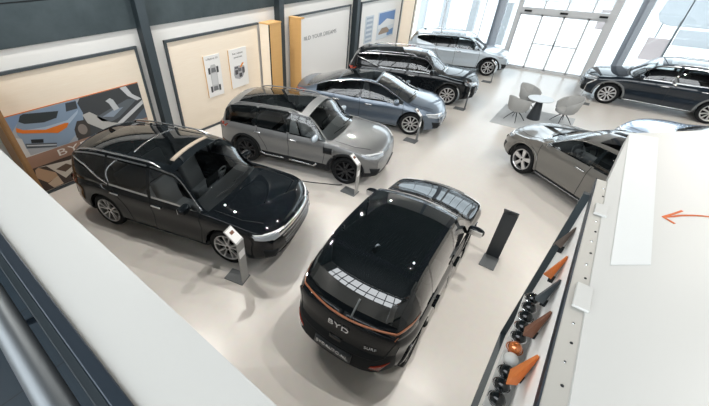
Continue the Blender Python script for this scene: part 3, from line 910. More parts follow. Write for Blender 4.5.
# steel columns along the left wall (I sections)
def column(x, y, w, d, m, rot=False):
    bm = bmesh.new()
    if not rot:
        box_bm(bm, (x - w / 2 + .012, y - d / 2, CZ / 2), (.024, d, CZ)); box_bm(bm, (x + w / 2 - .012, y - d / 2, CZ / 2), (.024, d, CZ)); box_bm(bm, (x, y - d / 2, CZ / 2), (w, .02, CZ))
    else:
        box_bm(bm, (x - d / 2, y - w / 2 + .012, CZ / 2), (d, .024, CZ)); box_bm(bm, (x - d / 2, y + w / 2 - .012, CZ / 2), (d, .024, CZ)); box_bm(bm, (x - d / 2, y, CZ / 2), (.02, w, CZ))
    bmesh.ops.bevel(bm, geom=bm.edges[:], offset=.003, segments=1, affect='EDGES')
    o = bm_obj('column', bm, m); return o
for x in (4.62, 9.42, 14.2):
    o = structure(column(x, WY, .22, .24, M['steel_dark']))
    structure(box('column', (x - .11, WY - .25, 0), (x + .11, WY - .235, CZ), M['steel_grey']))
# bolts beside the first column
for k, z in enumerate((2.55, 2.15, 1.75, 2.75)):
    pass

# display boards
def frame_board(name, label, x0, x1, m, left=True, right=True, top=True):
    t = thing(name, label, 'display board', (0, 0, 0))
    box('panel', (x0 + .05, WY - .03, .06), (x1 - .05, WY + .015, 2.67), m, t)
    if left: box('frame_side', (x0, WY - .06, .02), (x0 + .06, WY + .01, 2.73), M['frame_dark'], t)
    if right: box('frame_side', (x1 - .06, WY - .06, .02), (x1, WY + .01, 2.73), M['frame_dark'], t)
    box('frame_top', (x0, WY - .065, 2.67), (x1, WY + .01, 2.73), M['frame_dark'], t)
    box('frame_bottom', (x0, WY - .065, .0), (x1, WY + .01, .06), M['frame_dark'], t)
    return t
b1 = frame_board('display_board', 'pale wooden board in dark frame carrying the large car mural', 1.14, 4.36, M['board_wood'], left=False)
b2 = frame_board('display_board', 'pale wooden board in dark frame carrying two narrow white posters', 5.12, 8.50, M['board_wood'], right=False)
b3 = frame_board('display_board', 'white framed board with one line of grey lettering', 10.12, 13.9, M['paper'])
b4 = frame_board('display_board', 'white framed board carrying the two blue pictures near the glass front', 14.72, 18.66, M['paper'])
text('lettering', 'BUILD YOUR DREAMS', .20, M['ink_grey'], b3, (11.75, WY - .034, 1.87), (1, 0, 0), (0, 0, 1), .006, 1.15, spacing=1.05)

def return_box(label, x0, x1, d, front, side=None, face=None):
    t = thing('wooden_box', label, 'wooden box', (0, 0, 0), group=None)
    box('side_panel', (x0, WY - d + .02, 0), (x0 + .03, WY - .075, 2.70), side or face or M['tan_wood'], t)
    if side: box('corner_groove', (x0 - .004, WY - d - .004, 0), (x0 + .03, WY - d + .02, 2.70), M['black'], t)
    box('front_panel', (x0 + .03, WY - d, 0), (x1, WY - d + .03, 2.70), front, t)
    box('end_panel', (x1 - .03, WY - d + .03, 0), (x1, WY - .075, 2.70), front, t)
    box('top_panel', (x0 - .01, WY - d - .01, 2.70), (x1 + .01, WY - .07, 2.74), M['tan_wood'], t)
    return t
return_box('wooden return box, darkened for shade, at the left end of the mural board', 1.02, 1.13, .95, M['shaded_wood'], None, M['shaded_wood'])
return_box('tan wooden box pillar beside the board with two narrow posters', 8.52, 9.08, .50, M['tan_wood'], M['board_wood'])
return_box('tan wooden box end beside the white board with grey lettering', 9.95, 10.11, .62, M['paper'])
return_box('tan wooden box end at the glass front corner of the left wall', 18.72, 18.95, .72, M['board_wood'], M['board_wood'])

# mural
mural = thing('mural', 'large printed mural of a blue car tail and a console on the left wall', 'poster', (0, 0, 0))
Y0 = WY - .032
box('backing', (1.16, Y0 - .012, .08), (4.14, Y0, 1.90), mat('mural_ground', (.40, .44, .49), .5), mural)
box('top_edge', (1.16, Y0 - .016, 1.90), (4.14, Y0, 1.915), M['orange'], mural)
MC = {}
def mcol(c):
    k = tuple(c)
    if k not in MC: MC[k] = mat('print_ink', c, .5)
    return MC[k]
def flat(nm, pts, c, layer, parent=None, y0=None):
    y = (Y0 - .0125 if y0 is None else y0) - .0012 * layer
    pts = [(min(max(x, 1.165), 4.135) if y0 is None else x, max(z, .085) if y0 is None else z) for x, z in pts]
    return prism(nm, [(x, y, z) for x, z in pts], mcol(c), parent or mural, (0, -.001, 0))
flat('sky_print', [(1.165, 1.895), (1.165, 1.5), (1.4, 1.72), (1.6, 1.895)], (.22, .33, .52), 0)
flat('floor_print', [(1.165, 1.5), (1.35, 1.4), (1.35, 1.0), (2.0, .98), (1.165, .97)], (.60, .62, .62), 0)
flat('interior_print', [(2.56, 1.72), (2.72, 1.895), (4.135, 1.895), (4.135, .97), (2.34, .97)], (.055, .062, .068), 0)
flat('car_body_print', [(1.35, 1.65), (1.53, 1.885), (2.62, 1.885), (2.67, 1.56), (2.58, 1.27), (2.13, .99), (1.89, 1.0), (1.34, 1.17), (1.35, 1.38), (1.31, 1.49)], (.25, .34, .46), 1)
flat('car_shine_print', [(1.42, 1.56), (1.83, 1.50), (2.30, 1.50), (2.60, 1.66), (2.55, 1.58), (2.32, 1.42), (1.9, 1.42)], (.42, .52, .64), 2)
flat('car_window_print', [(1.44, 1.75), (1.51, 1.86), (1.58, 1.88), (2.21, 1.75), (2.12, 1.62), (1.86, 1.60), (1.52, 1.68)], (.035, .045, .05), 2)
flat('car_quarter_print', [(2.40, 1.87), (2.62, 1.86), (2.6, 1.69), (2.35, 1.69)], (.05, .06, .07), 2)
flat('light_bar_print', [(1.35, 1.65), (1.44, 1.57), (1.83, 1.44), (2.23, 1.46), (2.31, 1.44), (2.23, 1.35), (2.02, 1.29), (1.84, 1.36), (1.41, 1.50), (1.32, 1.56)], (.75, .20, .03), 3)
flat('bumper_print', [(1.36, 1.28), (1.92, 1.09), (1.88, 1.0), (1.35, 1.17)], (.10, .12, .14), 2)
flat('bumper_bar_print', [(1.37, 1.24), (1.90, 1.06), (1.89, 1.035), (1.37, 1.215)], (.55, .60, .64), 3)
flat('plate_print', [(1.49, 1.33), (1.71, 1.26), (1.68, 1.18), (1.47, 1.25)], (.02, .025, .03), 3)
flat('wheel_print', [(2.48, 1.42), (2.62, 1.40), (2.72, 1.25), (2.66, 1.04), (2.47, .99), (2.34, 1.05), (2.36, 1.25)], (.06, .055, .05), 2)
wv = [(2.53 + .10 * cos(a * pi / 8), 1.20 + .13 * sin(a * pi / 8)) for a in range(16)]
flat('rim_print', wv, (.25, .22, .20), 3)
flat('rail_print', [(2.64, 1.52), (2.81, 1.54), (3.2, 1.15), (3.45, 1.04), (3.41, .97), (2.97, 1.03), (2.68, 1.30)], (.50, .50, .48), 2)
flat('console_print', [(2.92, 1.38), (3.32, 1.48), (3.76, 1.58), (4.01, 1.52), (3.44, 1.21), (3.21, 1.16), (3.0, 1.25)], (.12, .14, .16), 2)
flat('console_shine_print', [(3.05, 1.34), (3.40, 1.44), (3.60, 1.42), (3.30, 1.26)], (.28, .34, .42), 3)
flat('gear_lever_print', [(3.24, 1.68), (3.36, 1.72), (3.42, 1.66), (3.50, 1.42), (3.36, 1.40), (3.30, 1.60)], (.55, .58, .60), 4)
flat('door_arc_print', [(3.66, 1.89), (3.82, 1.89), (3.92, 1.67), (4.12, 1.50), (4.0, 1.48), (3.80, 1.65)], (.62, .64, .66), 3)
flat('trim_line_print', [(4.13, 1.46), (4.13, 1.36), (3.43, 1.02), (3.35, 1.09)], (.60, .62, .64), 3)
flat('floor_corner_print', [(4.13, 1.25), (3.70, .98), (4.13, .98)], (.10, .13, .17), 1)
flat('band_print', [(1.165, .98), (4.135, .98), (4.135, .70), (1.165, .70)], (.33, .205, .15), 1)
flat('cabin_print', [(1.165, .70), (4.135, .70), (4.135, .085), (1.165, .085)], (.055, .04, .035), 1)
flat('pale_trim_print', [(1.32, .69), (2.01, .60), (2.40, .69), (2.9, .66), (2.17, .41), (1.77, .21), (1.64, .44), (1.52, .65)], (.66, .62, .56), 2)
flat('seat_print', [(1.24, .47), (1.29, .65), (1.36, .68), (1.63, .43), (1.64, .33), (1.40, .26)], (.50, .34, .22), 3)
flat('seat_cushion_print', [(1.39, .24), (1.64, .34), (1.68, .10), (1.46, .09)], (.62, .50, .38), 3)
flat('seat_shadow_print', [(1.66, .50), (1.82, .36), (2.02, .44), (1.90, .55)], (.12, .08, .06), 3)
flat('seat_print', [(2.15, .60), (2.5, .62), (2.9, .40), (2.6, .12), (2.3, .20)], (.48, .40, .33), 3)
text('lettering', 'BYD', .22, mcol((.80, .76, .72)), mural, (2.22, Y0 - .018, .84), (1, 0, 0), (0, 0, 1), .002, 1.75, spacing=1.15)

# two narrow posters
def small_poster(label, x0, x1, z0, z1, kind):
    t = thing('poster', label, 'poster', (0, 0, 0), group='narrow white posters on the wooden board')
    y = WY - .032; xm = (x0 + x1) / 2
    box('sheet', (x0, y - .022, z0), (x1, y, z1), M['paper'], t)
    box('edge', (x0 - .012, y - .022, z0), (x0, y, z1), M['tan_wood'], t)
    y1 = y - .022
    if kind == 0:
        text('title', 'e-Platform 3.0', .075, M['ink'], t, (xm, y1 - .002, z1 - .10), (1, 0, 0), (0, 0, 1), .002)
        o = [(xm + .15 * cos(a * pi / 12), z0 + .50 + .38 * sin(a * pi / 12) * 1.05) for a in range(24)]
        flat('chassis_print', [(xm - .12, z0 + .16), (xm + .12, z0 + .16), (xm + .13, z0 + .84), (xm + .07, z0 + .93), (xm - .07, z0 + .93), (xm - .13, z0 + .84)], (.50, .51, .52), 1, t, y1)
        flat('battery_print', [(xm - .10, z0 + .34), (xm + .10, z0 + .34), (xm + .10, z0 + .68), (xm - .10, z0 + .68)], (.62, .63, .64), 2, t, y1)
        for zz in (.22, .76):
            for sx in (-1, 1):
                flat('wheel_print', [(xm + sx * .12, z0 + zz - .08), (xm + sx * .19, z0 + zz - .08), (xm + sx * .19, z0 + zz + .10), (xm + sx * .12, z0 + zz + .10)], (.05, .055, .06), 3, t, y1)
            flat('axle_print', [(xm - .09, z0 + zz - .05), (xm + .09, z0 + zz - .05), (xm + .07, z0 + zz + .08), (xm - .07, z0 + zz + .08)], (.16, .17, .18), 3, t, y1)
    else:
        text('title', '8-in-1 electric', .075, M['ink'], t, (xm, y1 - .002, z1 - .14), (1, 0, 0), (0, 0, 1), .002)
        text('title', 'powertrain', .075, M['ink'], t, (xm, y1 - .002, z1 - .25), (1, 0, 0), (0, 0, 1), .002)
        flat('motor_print', [(xm - .24, z0 + .42), (xm - .20, z0 + .30), (xm - .02, z0 + .24), (xm + .12, z0 + .28), (xm + .24, z0 + .46), (xm + .22, z0 + .62), (xm, z0 + .66), (xm - .2, z0 + .66)], (.42, .43, .45), 1, t, y1)
        for dx, dz, w, h, c in ((-.18, .40, .12, .14, .08), (-.02, .30, .12, .12, .06), (.12, .40, .10, .18, .1), (-.05, .48, .14, .10, .14), (-.18, .58, .14, .06, .12)):
            flat('housing_print', [(xm + dx, z0 + dz), (xm + dx + w, z0 + dz), (xm + dx + w, z0 + dz + h), (xm + dx, z0 + dz + h)], (c, c, c * 1.1), 2, t, y1)
        flat('cable_print', [(xm + .02, z0 + .60), (xm + .10, z0 + .60), (xm + .22, z0 + .72), (xm + .14, z0 + .72)], (.80, .28, .04), 3, t, y1)
small_poster('narrow white poster with a grey car chassis seen from above', 6.22, 6.80, .92, 2.12, 0)
small_poster('narrow white poster with a grey motor and an orange cable', 7.15, 7.88, .96, 2.13, 1)
# pictures on the far board
def sky_picture(label, x0, x1, z0, z1, kind):
    t = thing('picture', label, 'picture', (0, 0, 0), group='blue pictures on the white board')
    y = WY - .032; y1 = y - .02
    box('sheet', (x0, y - .02, z0), (x1, y, z1), mcol((.62, .68, .74)), t)
    w = x1 - x0; h = z1 - z0
    q = lambda pts: [(x0 + u * w, z0 + v * h) for u, v in pts]
    if kind == 0:
        flat('blue_print', q([(.1, .05), (.9, .05), (.9, .95), (.1, .95)]), (.36, .44, .54), 1, t, y1)
        for k in range(5): flat('line_print', q([(.15, .12 + k * .17), (.85, .12 + k * .17), (.85, .2 + k * .17), (.15, .2 + k * .17)]), (.62, .67, .72), 2, t, y1)
    else:
        flat('sky_print', q([(.04, .55), (.96, .5), (.96, .96), (.04, .96)]), (.12, .24, .50), 1, t, y1)
        flat('cloud_print', q([(.04, .50), (.5, .72), (.96, .60), (.96, .45), (.04, .40)]), (.75, .78, .80), 2, t, y1)
        flat('car_print', q([(.10, .24), (.25, .40), (.55, .40), (.70, .28), (.70, .18), (.10, .18)]), (.30, .22, .16), 3, t, y1)
        flat('sea_print', q([(.60, .06), (.96, .06), (.96, .30), (.60, .24)]), (.14, .28, .52), 2, t, y1)
sky_picture('narrow pale blue striped picture, the left one on the far white board', 15.2, 15.92, .96, 2.12, 0)
sky_picture('wide picture of deep blue sky and a small car on the far white board', 16.35, 18.05, .96, 2.16, 1)

# ------------------------------------------------------------------ glass front
def bar(bm, y0, y1, z0, z1, d=.10, x=GX): box_bm(bm, (x, (y0 + y1) / 2, (z0 + z1) / 2), (d, abs(y1 - y0), abs(z1 - z0)))
# portal of the sliding door
bm = bmesh.new()
bar(bm, 3.56, 3.74, 0, 5.0, .16); bar(bm, .12, .40, 0, 5.0, .16); bar(bm, .12, 3.74, 2.30, 2.52, .20); bar(bm, .4, 3.56, 0, .05, .14)
d1 = structure(bm_obj('door_1', bm, M['white_alu']))
for a, b in ((3.56, 2.69), (2.69, 1.86), (1.86, .99), (.99, .40)):
    bm = bmesh.new(); w = .035
    bar(bm, a, a - w, .05, 2.3, .05); bar(bm, b + w, b, .05, 2.3, .05); bar(bm, a, b, .05, .12, .05); bar(bm, a, b, 2.22, 2.30, .05)
    if a in (2.69, 1.86): bar(bm, a, b, 1.11, 1.15, .05)
    structure(bm_obj('door_leaf', bm, M['white_alu'], d1))
    structure(box('door_pane', (GX - .006, b, .08), (GX + .006, a, 2.26), M['pane'], d1))
bm = bmesh.new(); box_bm(bm, (GX - .04, 1.84, 1.15), (.03, .03, .36)); structure(bm_obj('door_handle', bm, M['frame_dark'], d1))
for y in (3.28, 1.92, .55):
    structure(box('door_sensor', (GX - .15, y - .14, 2.36), (GX - .10, y + .14, 2.43), M['black'], d1))
bm = bmesh.new()
for y in (2.72, 1.88, .98): bar(bm, y - .025, y + .025, 2.5, 5.0, .06)
bar(bm, .12, 3.74, 4.95, 5.05, .12)
structure(bm_obj('window_2', bm, M['white_alu']))
structure(box('window_pane', (GX - .006, .4, 2.52), (GX + .006, 3.56, 4.95), M['pane']))
# shop windows either side
bm = bmesh.new()
for y in (WY, 6.95, 5.1): bar(bm, y - .02, y + .02, 0, 5.0, .05)
bar(bm, WY, 3.74, 0, .05, .08); bar(bm, WY, 3.74, 4.95, 5.05, .12)
structure(bm_obj('window_3', bm, M['white_alu']))
structure(box('window_pane', (GX - .006, 3.74, .05), (GX + .006, WY, 4.95), M['pane']))
bm = bmesh.new()
for y in (-1.78, -4.6, -7.4, -10.2): bar(bm, y - .018, y + .018, 0, 5.0, .05)
structure(bm_obj('window_4', bm, M['frame_dark']))
bm = bmesh.new(); bar(bm, .12, RY, 0, .05, .08); bar(bm, .12, RY, 4.95, 5.05, .12)
structure(bm_obj('window_5', bm, M['white_alu']))
structure(box('window_pane', (GX - .006, RY, .05), (GX + .006, .12, 4.95), M['pane']))
structure(box('wall_front', (GX - .1, RY, 5.05), (GX + .1, WY, CZ), M['white']))
for y in (4.36, -.58):
    structure(column(GX - .12, y, .36, .24, M['facade_steel'], True))
    structure(box('column', (GX - .365, y - .18, 0), (GX - .35, y + .02, CZ), M['facade_steel']))
# outside
structure(box('ground_outside', (GX + .1, -60, -.25), (GX + 80, 70, -.08), M['ground_out']))
for x, y, w in ((24.5, 10.2, .38), (24.5, 8.75, .38), (24.5, 7.0, .38), (24.5, 5.1, .3)):
    h = 2.1
    tag(box('bollard_post', (x, y - w / 2, -.1), (x + w, y + w / 2, h), M['post_out']), 'grey concrete post standing outside the shop window, ' + {10.2: 'furthest from the door', 8.75: 'second from the far end', 7.0: 'second from the door', 5.1: 'beside the steel column'}[y], 'post', 'posts outside the shop window')
bld = thing('building', 'pale low building across the street outside', 'building', (0, 0, 0))
box('wall', (48, -2, -.1), (54, 40, 7), M['render_out'], bld)
box('roof', (47.6, -2.4, 7), (54.4, 40.4, 7.35), M['post_out'], bld)
for k in range(7): box('window', (47.96, 2 + k * 5, 2), (48.0, 4.6 + k * 5, 4.4), M['post_out'], bld)
aw = thing('canopy', 'pale grey fabric canopy standing outside beyond the right window', 'canopy', (0, 0, 0))
prism('cover', [(26, -1.35, 1.95), (26, -1.55, 1.62), (26, -1.9, 1.50), (26, -6.5, 1.50), (26, -6.5, 3.1), (26, -1.9, 3.1), (26, -1.45, 2.7)], mat('canopy_grey', (.55, .57, .59), .7), aw, (1.6, 0, 0), .04)
for y in (-1.75, -6.3): tube('post', [(26.8, y, -.1), (26.8, y, 1.55)], .04, M['post_out'], aw)
tag(box('garden_wall', (31, -9, -.1), (31.3, -2.9, .75), M['post_out']), 'low grey wall outside beyond the right window', 'wall')
fl_ = thing('flag', 'pale red banner outside beside the right window', 'banner', (0, 0, 0))
tube('pole', [(22.4, -2.0, -.1), (22.4, -2.0, 2.2)], .03, M['post_out'], fl_)
box('cloth', (22.39, -1.98, .55), (22.41, -1.25, 1.45), M['red_out'], fl_)
fl_ = thing('flag', 'pale red banner outside behind the last door leaf', 'banner', (0, 0, 0))
tube('pole', [(22.4, .42, -.1), (22.4, .42, 3.4)], .03, M['post_out'], fl_)
box('cloth', (22.39, .44, 1.55), (22.41, .80, 2.35), M['red_out'], fl_)

# ------------------------------------------------------------------ gallery (mezzanine)
FZ = 2.70; TZ = 3.70
XO = .275; XI = .030; YO = -.228; XE = 2.08
def slab(name, lo, hi, m): return structure(box(name, lo, hi, m))
slab('floor_gallery', (BX + .05, YO - 6.5, FZ - .30), (XI + .02, WY - .3, FZ), M['tile'])
slab('floor_gallery', (XI + .02, YO - 6.5, FZ - .30), (XE - .04, YO - .06, FZ), M['tile'])
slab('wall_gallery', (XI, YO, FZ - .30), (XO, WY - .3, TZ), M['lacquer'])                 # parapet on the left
# parapet on the right: a broad white top with an angled far end
def prism_z(name, poly, z0, z1, m, parent=None, bevel=0.): return prism(name, [(x, y, z0) for x, y in poly], m, parent, (0, 0, z1 - z0), bevel)
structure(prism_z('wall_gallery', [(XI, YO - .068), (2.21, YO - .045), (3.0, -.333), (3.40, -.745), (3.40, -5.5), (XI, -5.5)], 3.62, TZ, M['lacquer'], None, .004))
structure(prism_z('wall_gallery', [(XO, YO - .03), (2.04, YO - .03), (2.98, -.36), (3.36, -.76), (3.36, -5.5), (XO, -5.5)], FZ, 3.62, M['white']))
structure(prism_z('wall_gallery', [(XO, YO - .03), (2.04, YO - .03), (2.98, -.36), (3.36, -.76), (3.36, -1.2), (XO, -1.2)], FZ - .34, FZ, M['white']))
# dark metal edge rail along the left parapet
t = thing('railing', 'satin steel handrail and dark metal edge rail along the left white parapet', 'railing', (0, 0, 0))
box('rail_top', (-.012, YO, TZ - .06), (.030, WY - .35, TZ + .012), M['alu_dark'], t, .004)
box('rail_lip', (-.040, YO, TZ - .10), (-.012, WY - .35, TZ - .035), M['steel_dark'], t, .003)
box('rail_groove', (-.018, YO, TZ - .9), (.030, WY - .35, TZ - .06), M['steel_dark'], t)
tube('handrail', [(-.108, -.3, 3.66), (-.108, WY - .4, 3.66)], .044, M['handrail'], t, 24)
for y in (.15, 1.35, 2.55, 3.75, 4.95, 6.15, 7.35):
    tube('bracket', [(-.115, y, 3.63), (-.10, y, 3.52), (-.018, y, 3.50)], .014, M['alu_dark'], t, 8)
    lathe('flange', [(.0001, 0), (.045, 0), (.045, .012), (.0001, .012)], M['alu_dark'], t, 'z', 16).matrix_local = Matrix.Translation((-.03, y, 3.50)) @ Matrix.Rotation(pi / 2, 4, 'Y')
# aluminium profile with screws under the right parapet
t = thing('edge_profile', 'brushed aluminium edge profile with screws along the right white balustrade', 'metal profile', (0, 0, 0))
AZ = TZ - .004
bm = bmesh.new()
box('profile', (.29, YO - .066, AZ - .02), (2.20, YO, AZ), M['alu'], t, .002)
box('profile_lip', (.29, YO, AZ - .035), (2.20, YO + .005, AZ + .002), M['alu_dark'], t)
x = .66; k = 0
while x < 2.15:
    lathe('screw', [(.0001, .003), (.0035, .003), (.005, 0), (.005, -.002)], M['chrome'] if k % 2 else M['black'], t, 'z', 10, (x, YO - (.034 if k % 2 else .040), AZ))
    x += .085; k += 1
for xb, l in ((1.225, .13), (1.87, .10)):
    bm = bmesh.new(); box_bm(bm, (xb, YO - .042, AZ + .007), (l, .05, .012), None, .003)
    bm_obj('cover_tab', bm, M['lacquer'], t)
# white paper sheet and arrow marking on the balustrade top
tag(prism_z('paper_sheet', [(1.475, -.333), (1.575, -.455), (3.02, -.48), (2.985, -.333)], TZ + .0005, TZ + .003, M['sheet']), 'bright white sheet lying along the edge of the right balustrade top', 'sheet')

# ------------------------------------------------------------------ display wall below the gallery edge
t = thing('display_board', 'white sample board in a dark frame on the outer face of the right balustrade', 'display board', (0, 0, 0))
DB = 2.37
box('panel', (.29, YO - .028, DB + .02), (XE - .02, YO - .002, 3.655), M['panel_white'], t)
box('frame_end', (XE - .02, YO - .028, DB), (XE + .008, YO + .032, 3.66), M['steel_dark'], t)
box('frame_bottom', (.29, YO - .028, DB), (XE - .02, YO + .032, DB + .025), M['steel_dark'], t)
def leather(label, x, m):
    t = thing('leather_sample', label, 'leather sample', (x, 0, 0), 0, 'leather samples on the display panel')
    T = Vector((0, -.2245, 3.565)); R_ = Vector((-.145, -.166, 3.53)); A = Vector((.015, -.182, 3.405)); B = Vector((-.085, -.204, 3.475)); T1 = Vector((.022, -.222, 3.545)); T2 = Vector((-.004, -.2255, 3.545))
    bm = bmesh.new()
    th = Vector((.003, -.003, -.007))
    f = [bm.verts.new(v) for v in (T, R_, A, T1, B, T2)]; g = [bm.verts.new(v + th) for v in (T, R_, A, T1, B, T2)]
    for q in ((0, 1, 2, 3), (0, 5, 4, 1)):
        bm.faces.new([f[i] for i in q]); bm.faces.new([g[i] for i in q])
    for a, b in ((1, 2), (2, 3), (3, 0), (0, 5), (5, 4), (4, 1)): bm.faces.new((f[a], f[b], g[b], g[a]))
    bmesh.ops.subdivide_edges(bm, edges=bm.edges[:], cuts=3, use_grid_fill=True)
    bm_obj('flap', bm, m, t)
    box('bracket', (-.004, YO - .001, 3.43), (.012, YO + .014, 3.53), M['stand_silver'], t, .002)
    box('bracket_end', (-.007, YO - .001, 3.385), (.015, YO + .020, 3.43), M['black'], t, .002)
leather('orange leather sample lowest on the white sample board, nearest the camera', 1.002, M['orange'])
leather('dark brown leather sample between the orange and the slate ones', 1.235, M['brown'])
leather('slate grey leather sample above the row of black paint shells', 1.442, M['slate'])
leather('orange leather sample higher up, just below the taupe one', 1.62, M['orange'])
leather('taupe leather sample at the far end of the white sample board', 1.88, M['taupe'])
SH = 3.31
tag(box('sample_shelf', (.88, YO - .001, SH - .008), (1.54, YO + .078, SH), M['lacquer']), 'thin white shelf carrying the paint shells on the sample board', 'shelf')
def sample(x, m, label, group):
    t = thing('paint_sample', label, 'paint sample', (x, YO + .046, SH), 0, group)
    bm = bmesh.new(); bmesh.ops.create_uvsphere(bm, u_segments=20, v_segments=12, radius=1)
    for v in bm.verts:
        c = v.co; c.x *= .028; c.y *= .027; c.z *= .029 * (1.0 if c.z > 0 else .8)
    bmesh.ops.translate(bm, vec=(0, 0, .032), verts=bm.verts)
    bm_obj('shell', bm, m, t, True)
    lathe('foot', [(.0001, 0), (.018, 0), (.018, .004), (.010, .010), (.0001, .010)], M['black'], t, 'z', 16)
    tube('rim_ring', [(.031 * cos(2 * pi * k / 20), .031 * sin(2 * pi * k / 20), .028) for k in range(20)], .0022, M['chrome'] if m is M['gloss_black'] else m, t, 6, True)
for i in range(10):
    x = .915 + i * .0655
    if i == 3: sample(x, M['lacquer'], 'white paint sample shell beside the copper one on the white shelf', None)
    elif i == 4: sample(x, M['copper'], 'copper paint sample shell on the white shelf', None)
    else: sample(x, M['gloss_black'], 'glossy black paint sample shell in the row on the white shelf', 'black paint samples')

# arrow marking
def ribbon2(pts, w, z0, z1, bm):
    for a, b in zip(pts, pts[1:]):
        a = Vector((*a, 0)); b = Vector((*b, 0)); d = (b - a).normalized(); n = Vector((-d.y, d.x, 0)) * w / 2; e = d * w * .2
        q = [a - e + n, b + e + n, b + e - n, a - e - n]
        lo = [bm.verts.new((p.x, p.y, z0)) for p in q]; hi = [bm.verts.new((p.x, p.y, z1)) for p in q]
        bm.faces.new(lo); bm.faces.new(hi)
        for i in range(4): bm.faces.new((lo[i], lo[(i + 1) % 4], hi[(i + 1) % 4], hi[i]))
bm = bmesh.new()
sh = [(1.993, -.496), (2.024, -.530), (2.055, -.557), (2.078, -.583), (2.100, -.611), (2.116, -.636), (2.128, -.660), (2.142, -.700)]
ribbon2(sh, .011, TZ + .0004, TZ + .0016, bm)
ribbon2([(1.993, -.496), (2.050, -.532), (2.107, -.565)], .010, TZ + .0004, TZ + .0018, bm)
ribbon2([(1.993, -.496), (1.978, -.515), (1.964, -.534)], .011, TZ + .0004, TZ + .002, bm)
tag(bm_obj('arrow_marking', bm, M['orange_mark']), 'orange hand-drawn arrow pointing along the white balustrade top', 'arrow marking')

# ------------------------------------------------------------------ information stands
def info_stand(label, x, y, rz, m, h=.95, PW=.09):
    t = thing('information_stand', label, 'information stand', (x, y, 0), rz, 'information stands beside the cars')
    box('base_plate', (-.13, -.14, 0), (.13, .24, .018), M['stand_base'], t, .004)
    box('post_panel', (-PW, -.13, .018), (PW, -.112, h), m, t, .003)
    bm = bmesh.new()
    rot = Matrix.Rotation(radians(-48), 3, 'X')
    box_bm(bm, Vector((0, -.1175, h)) + rot @ Vector((0, 0, .14)), (PW * 2, .018, .30), rot, .003)
    p = bm_obj('reading_panel', bm, m, t)
    bm = bmesh.new()
    box_bm(bm, Vector((0, -.1175, h)) + rot @ Vector((0, -.0105, .145)), (PW * 1.8, .003, .25), rot)
    bm_obj('price_sheet', bm, M['paper'] if m != M['stand_dark'] else M['ink'], p)
    bm = bmesh.new()
    box_bm(bm, Vector((0, -.1175, h)) + rot @ Vector((.01, -.0125, .19)), (.08, .002, .055), rot)
    bm_obj('picture', bm, M['brown'], p)
    bm = bmesh.new(); box_bm(bm, (.0, -.1315, h * .72), (PW * 1.6, .002, .15)); bm_obj('picture', bm, M['paper'], t)
    return t
info_stand('silver information stand beside the front wheel of the large black SUV', 2.42, 3.46, radians(14), M['stand_silver'], .92, .095)
info_stand('slim information stand at the front wheel of the grey SUV', 5.88, 3.38, radians(2), M['stand_silver'], .80, .07)
info_stand('slim information stand at the front wheel of the slate blue saloon', 9.28, 3.44, 0, M['stand_base'], .80, .07)
info_stand('dark information stand at the nose of the black SUV with chrome window outline', 12.72, 3.20, 0, M['stand_dark'], .80, .07)
info_stand('information stand at the nose of the pale silver SUV', 16.5, 3.38, 0, M['stand_base'], .70, .06)
info_stand('information stand at the nose of the blue-black SUV by the entrance', 16.15, -.06, radians(180), M['stand_silver'], .70, .06)
info_stand('tall anthracite information stand seen from behind, right of the black hatchback', 5.66, .18, radians(90), M['stand_dark'], 1.02, .115)

# ------------------------------------------------------------------ seating group on a rug
rug = box('rug', (12.22, -.10, .0), (14.30, 2.08, .008), M['rug']); tag(rug, 'pale grey square rug under the lounge chairs and round table', 'rug')
tb = thing('side_table', 'small round pale table on a dark cone foot between the grey chairs', 'table', (13.42, 1.02, .008))
lathe('table_top', [(.0001, .66), (.36, .66), (.375, .672), (.37, .685), (.0001, .685)], M['table_top'], tb, 'z', 40)
lathe('foot', [(.0001, 0), (.20, 0), (.20, .012), (.09, .60), (.09, .66), (.0001, .66)], M['stand_dark'], tb, 'z', 32)
def chair():
    t = thing('lounge_chair', 'x', 'chair', (0, 0, 0), 0, 'grey lounge chairs on the rug')
    # tub shell: seat pad plus a wrap-around back, higher behind
    bm = bmesh.new(); n = 28
    rings = []
    for k in range(n + 1):
        a = radians(-128 + 256 * k / n)              # 0 = backwards
        f = abs(a) / radians(128)
        h = .40 - .20 * f ** 1.6
        ro, ri = .33, .265
        ca, sa = -cos(a), sin(a)
        ring = []
        for (r, z) in ((ri - .02, .40), (ri, .46), (ri + .015, .44 + h), (ri + .045, .455 + h), (ro, .43 + h), (ro - .02, .45), (ro - .10, .355)):
            lean = .10 * (z - .40) / .4 * (1 - f)
            ring.append(bm.verts.new((ca * r * 1.0 - lean, sa * r * 1.02, z)))
        rings.append(ring)
    for k in range(n):
        for j in range(6): bm.faces.new((rings[k][j], rings[k + 1][j], rings[k + 1][j + 1], rings[k][j + 1]))
        bm.faces.new((rings[k][6], rings[k + 1][6], rings[k + 1][0], rings[k][0]))
    bm.faces.new(rings[0]); bm.faces.new(rings[-1])
    bm_obj('backrest', bm, M['fabric_grey'], t, True, 60)
    lathe('seat', [(.0001, .335), (.22, .335), (.275, .37), (.285, .42), (.26, .455), (.15, .47), (.0001, .472)], M['fabric_grey'], t, 'z', 32)
    lathe('hub', [(.0001, .27), (.045, .27), (.06, .335), (.0001, .335)], M['stand_dark'], t, 'z', 16)
    for k in range(4):
        a = pi / 4 + k * pi / 2
        tube('leg', [(.03 * cos(a), .03 * sin(a), .315), (.17 * cos(a), .17 * sin(a), .18), (.31 * cos(a), .31 * sin(a), .010)], [.017, .014, .011], M['stand_dark'], t, 8)
    return t
def copy_tree(o, par=None):
    c = o.copy(); COL.objects.link(c); c.parent = par
    for ch in [q for q in bpy.data.objects if q.parent == o and q != c]: copy_tree(ch, c)
    return c
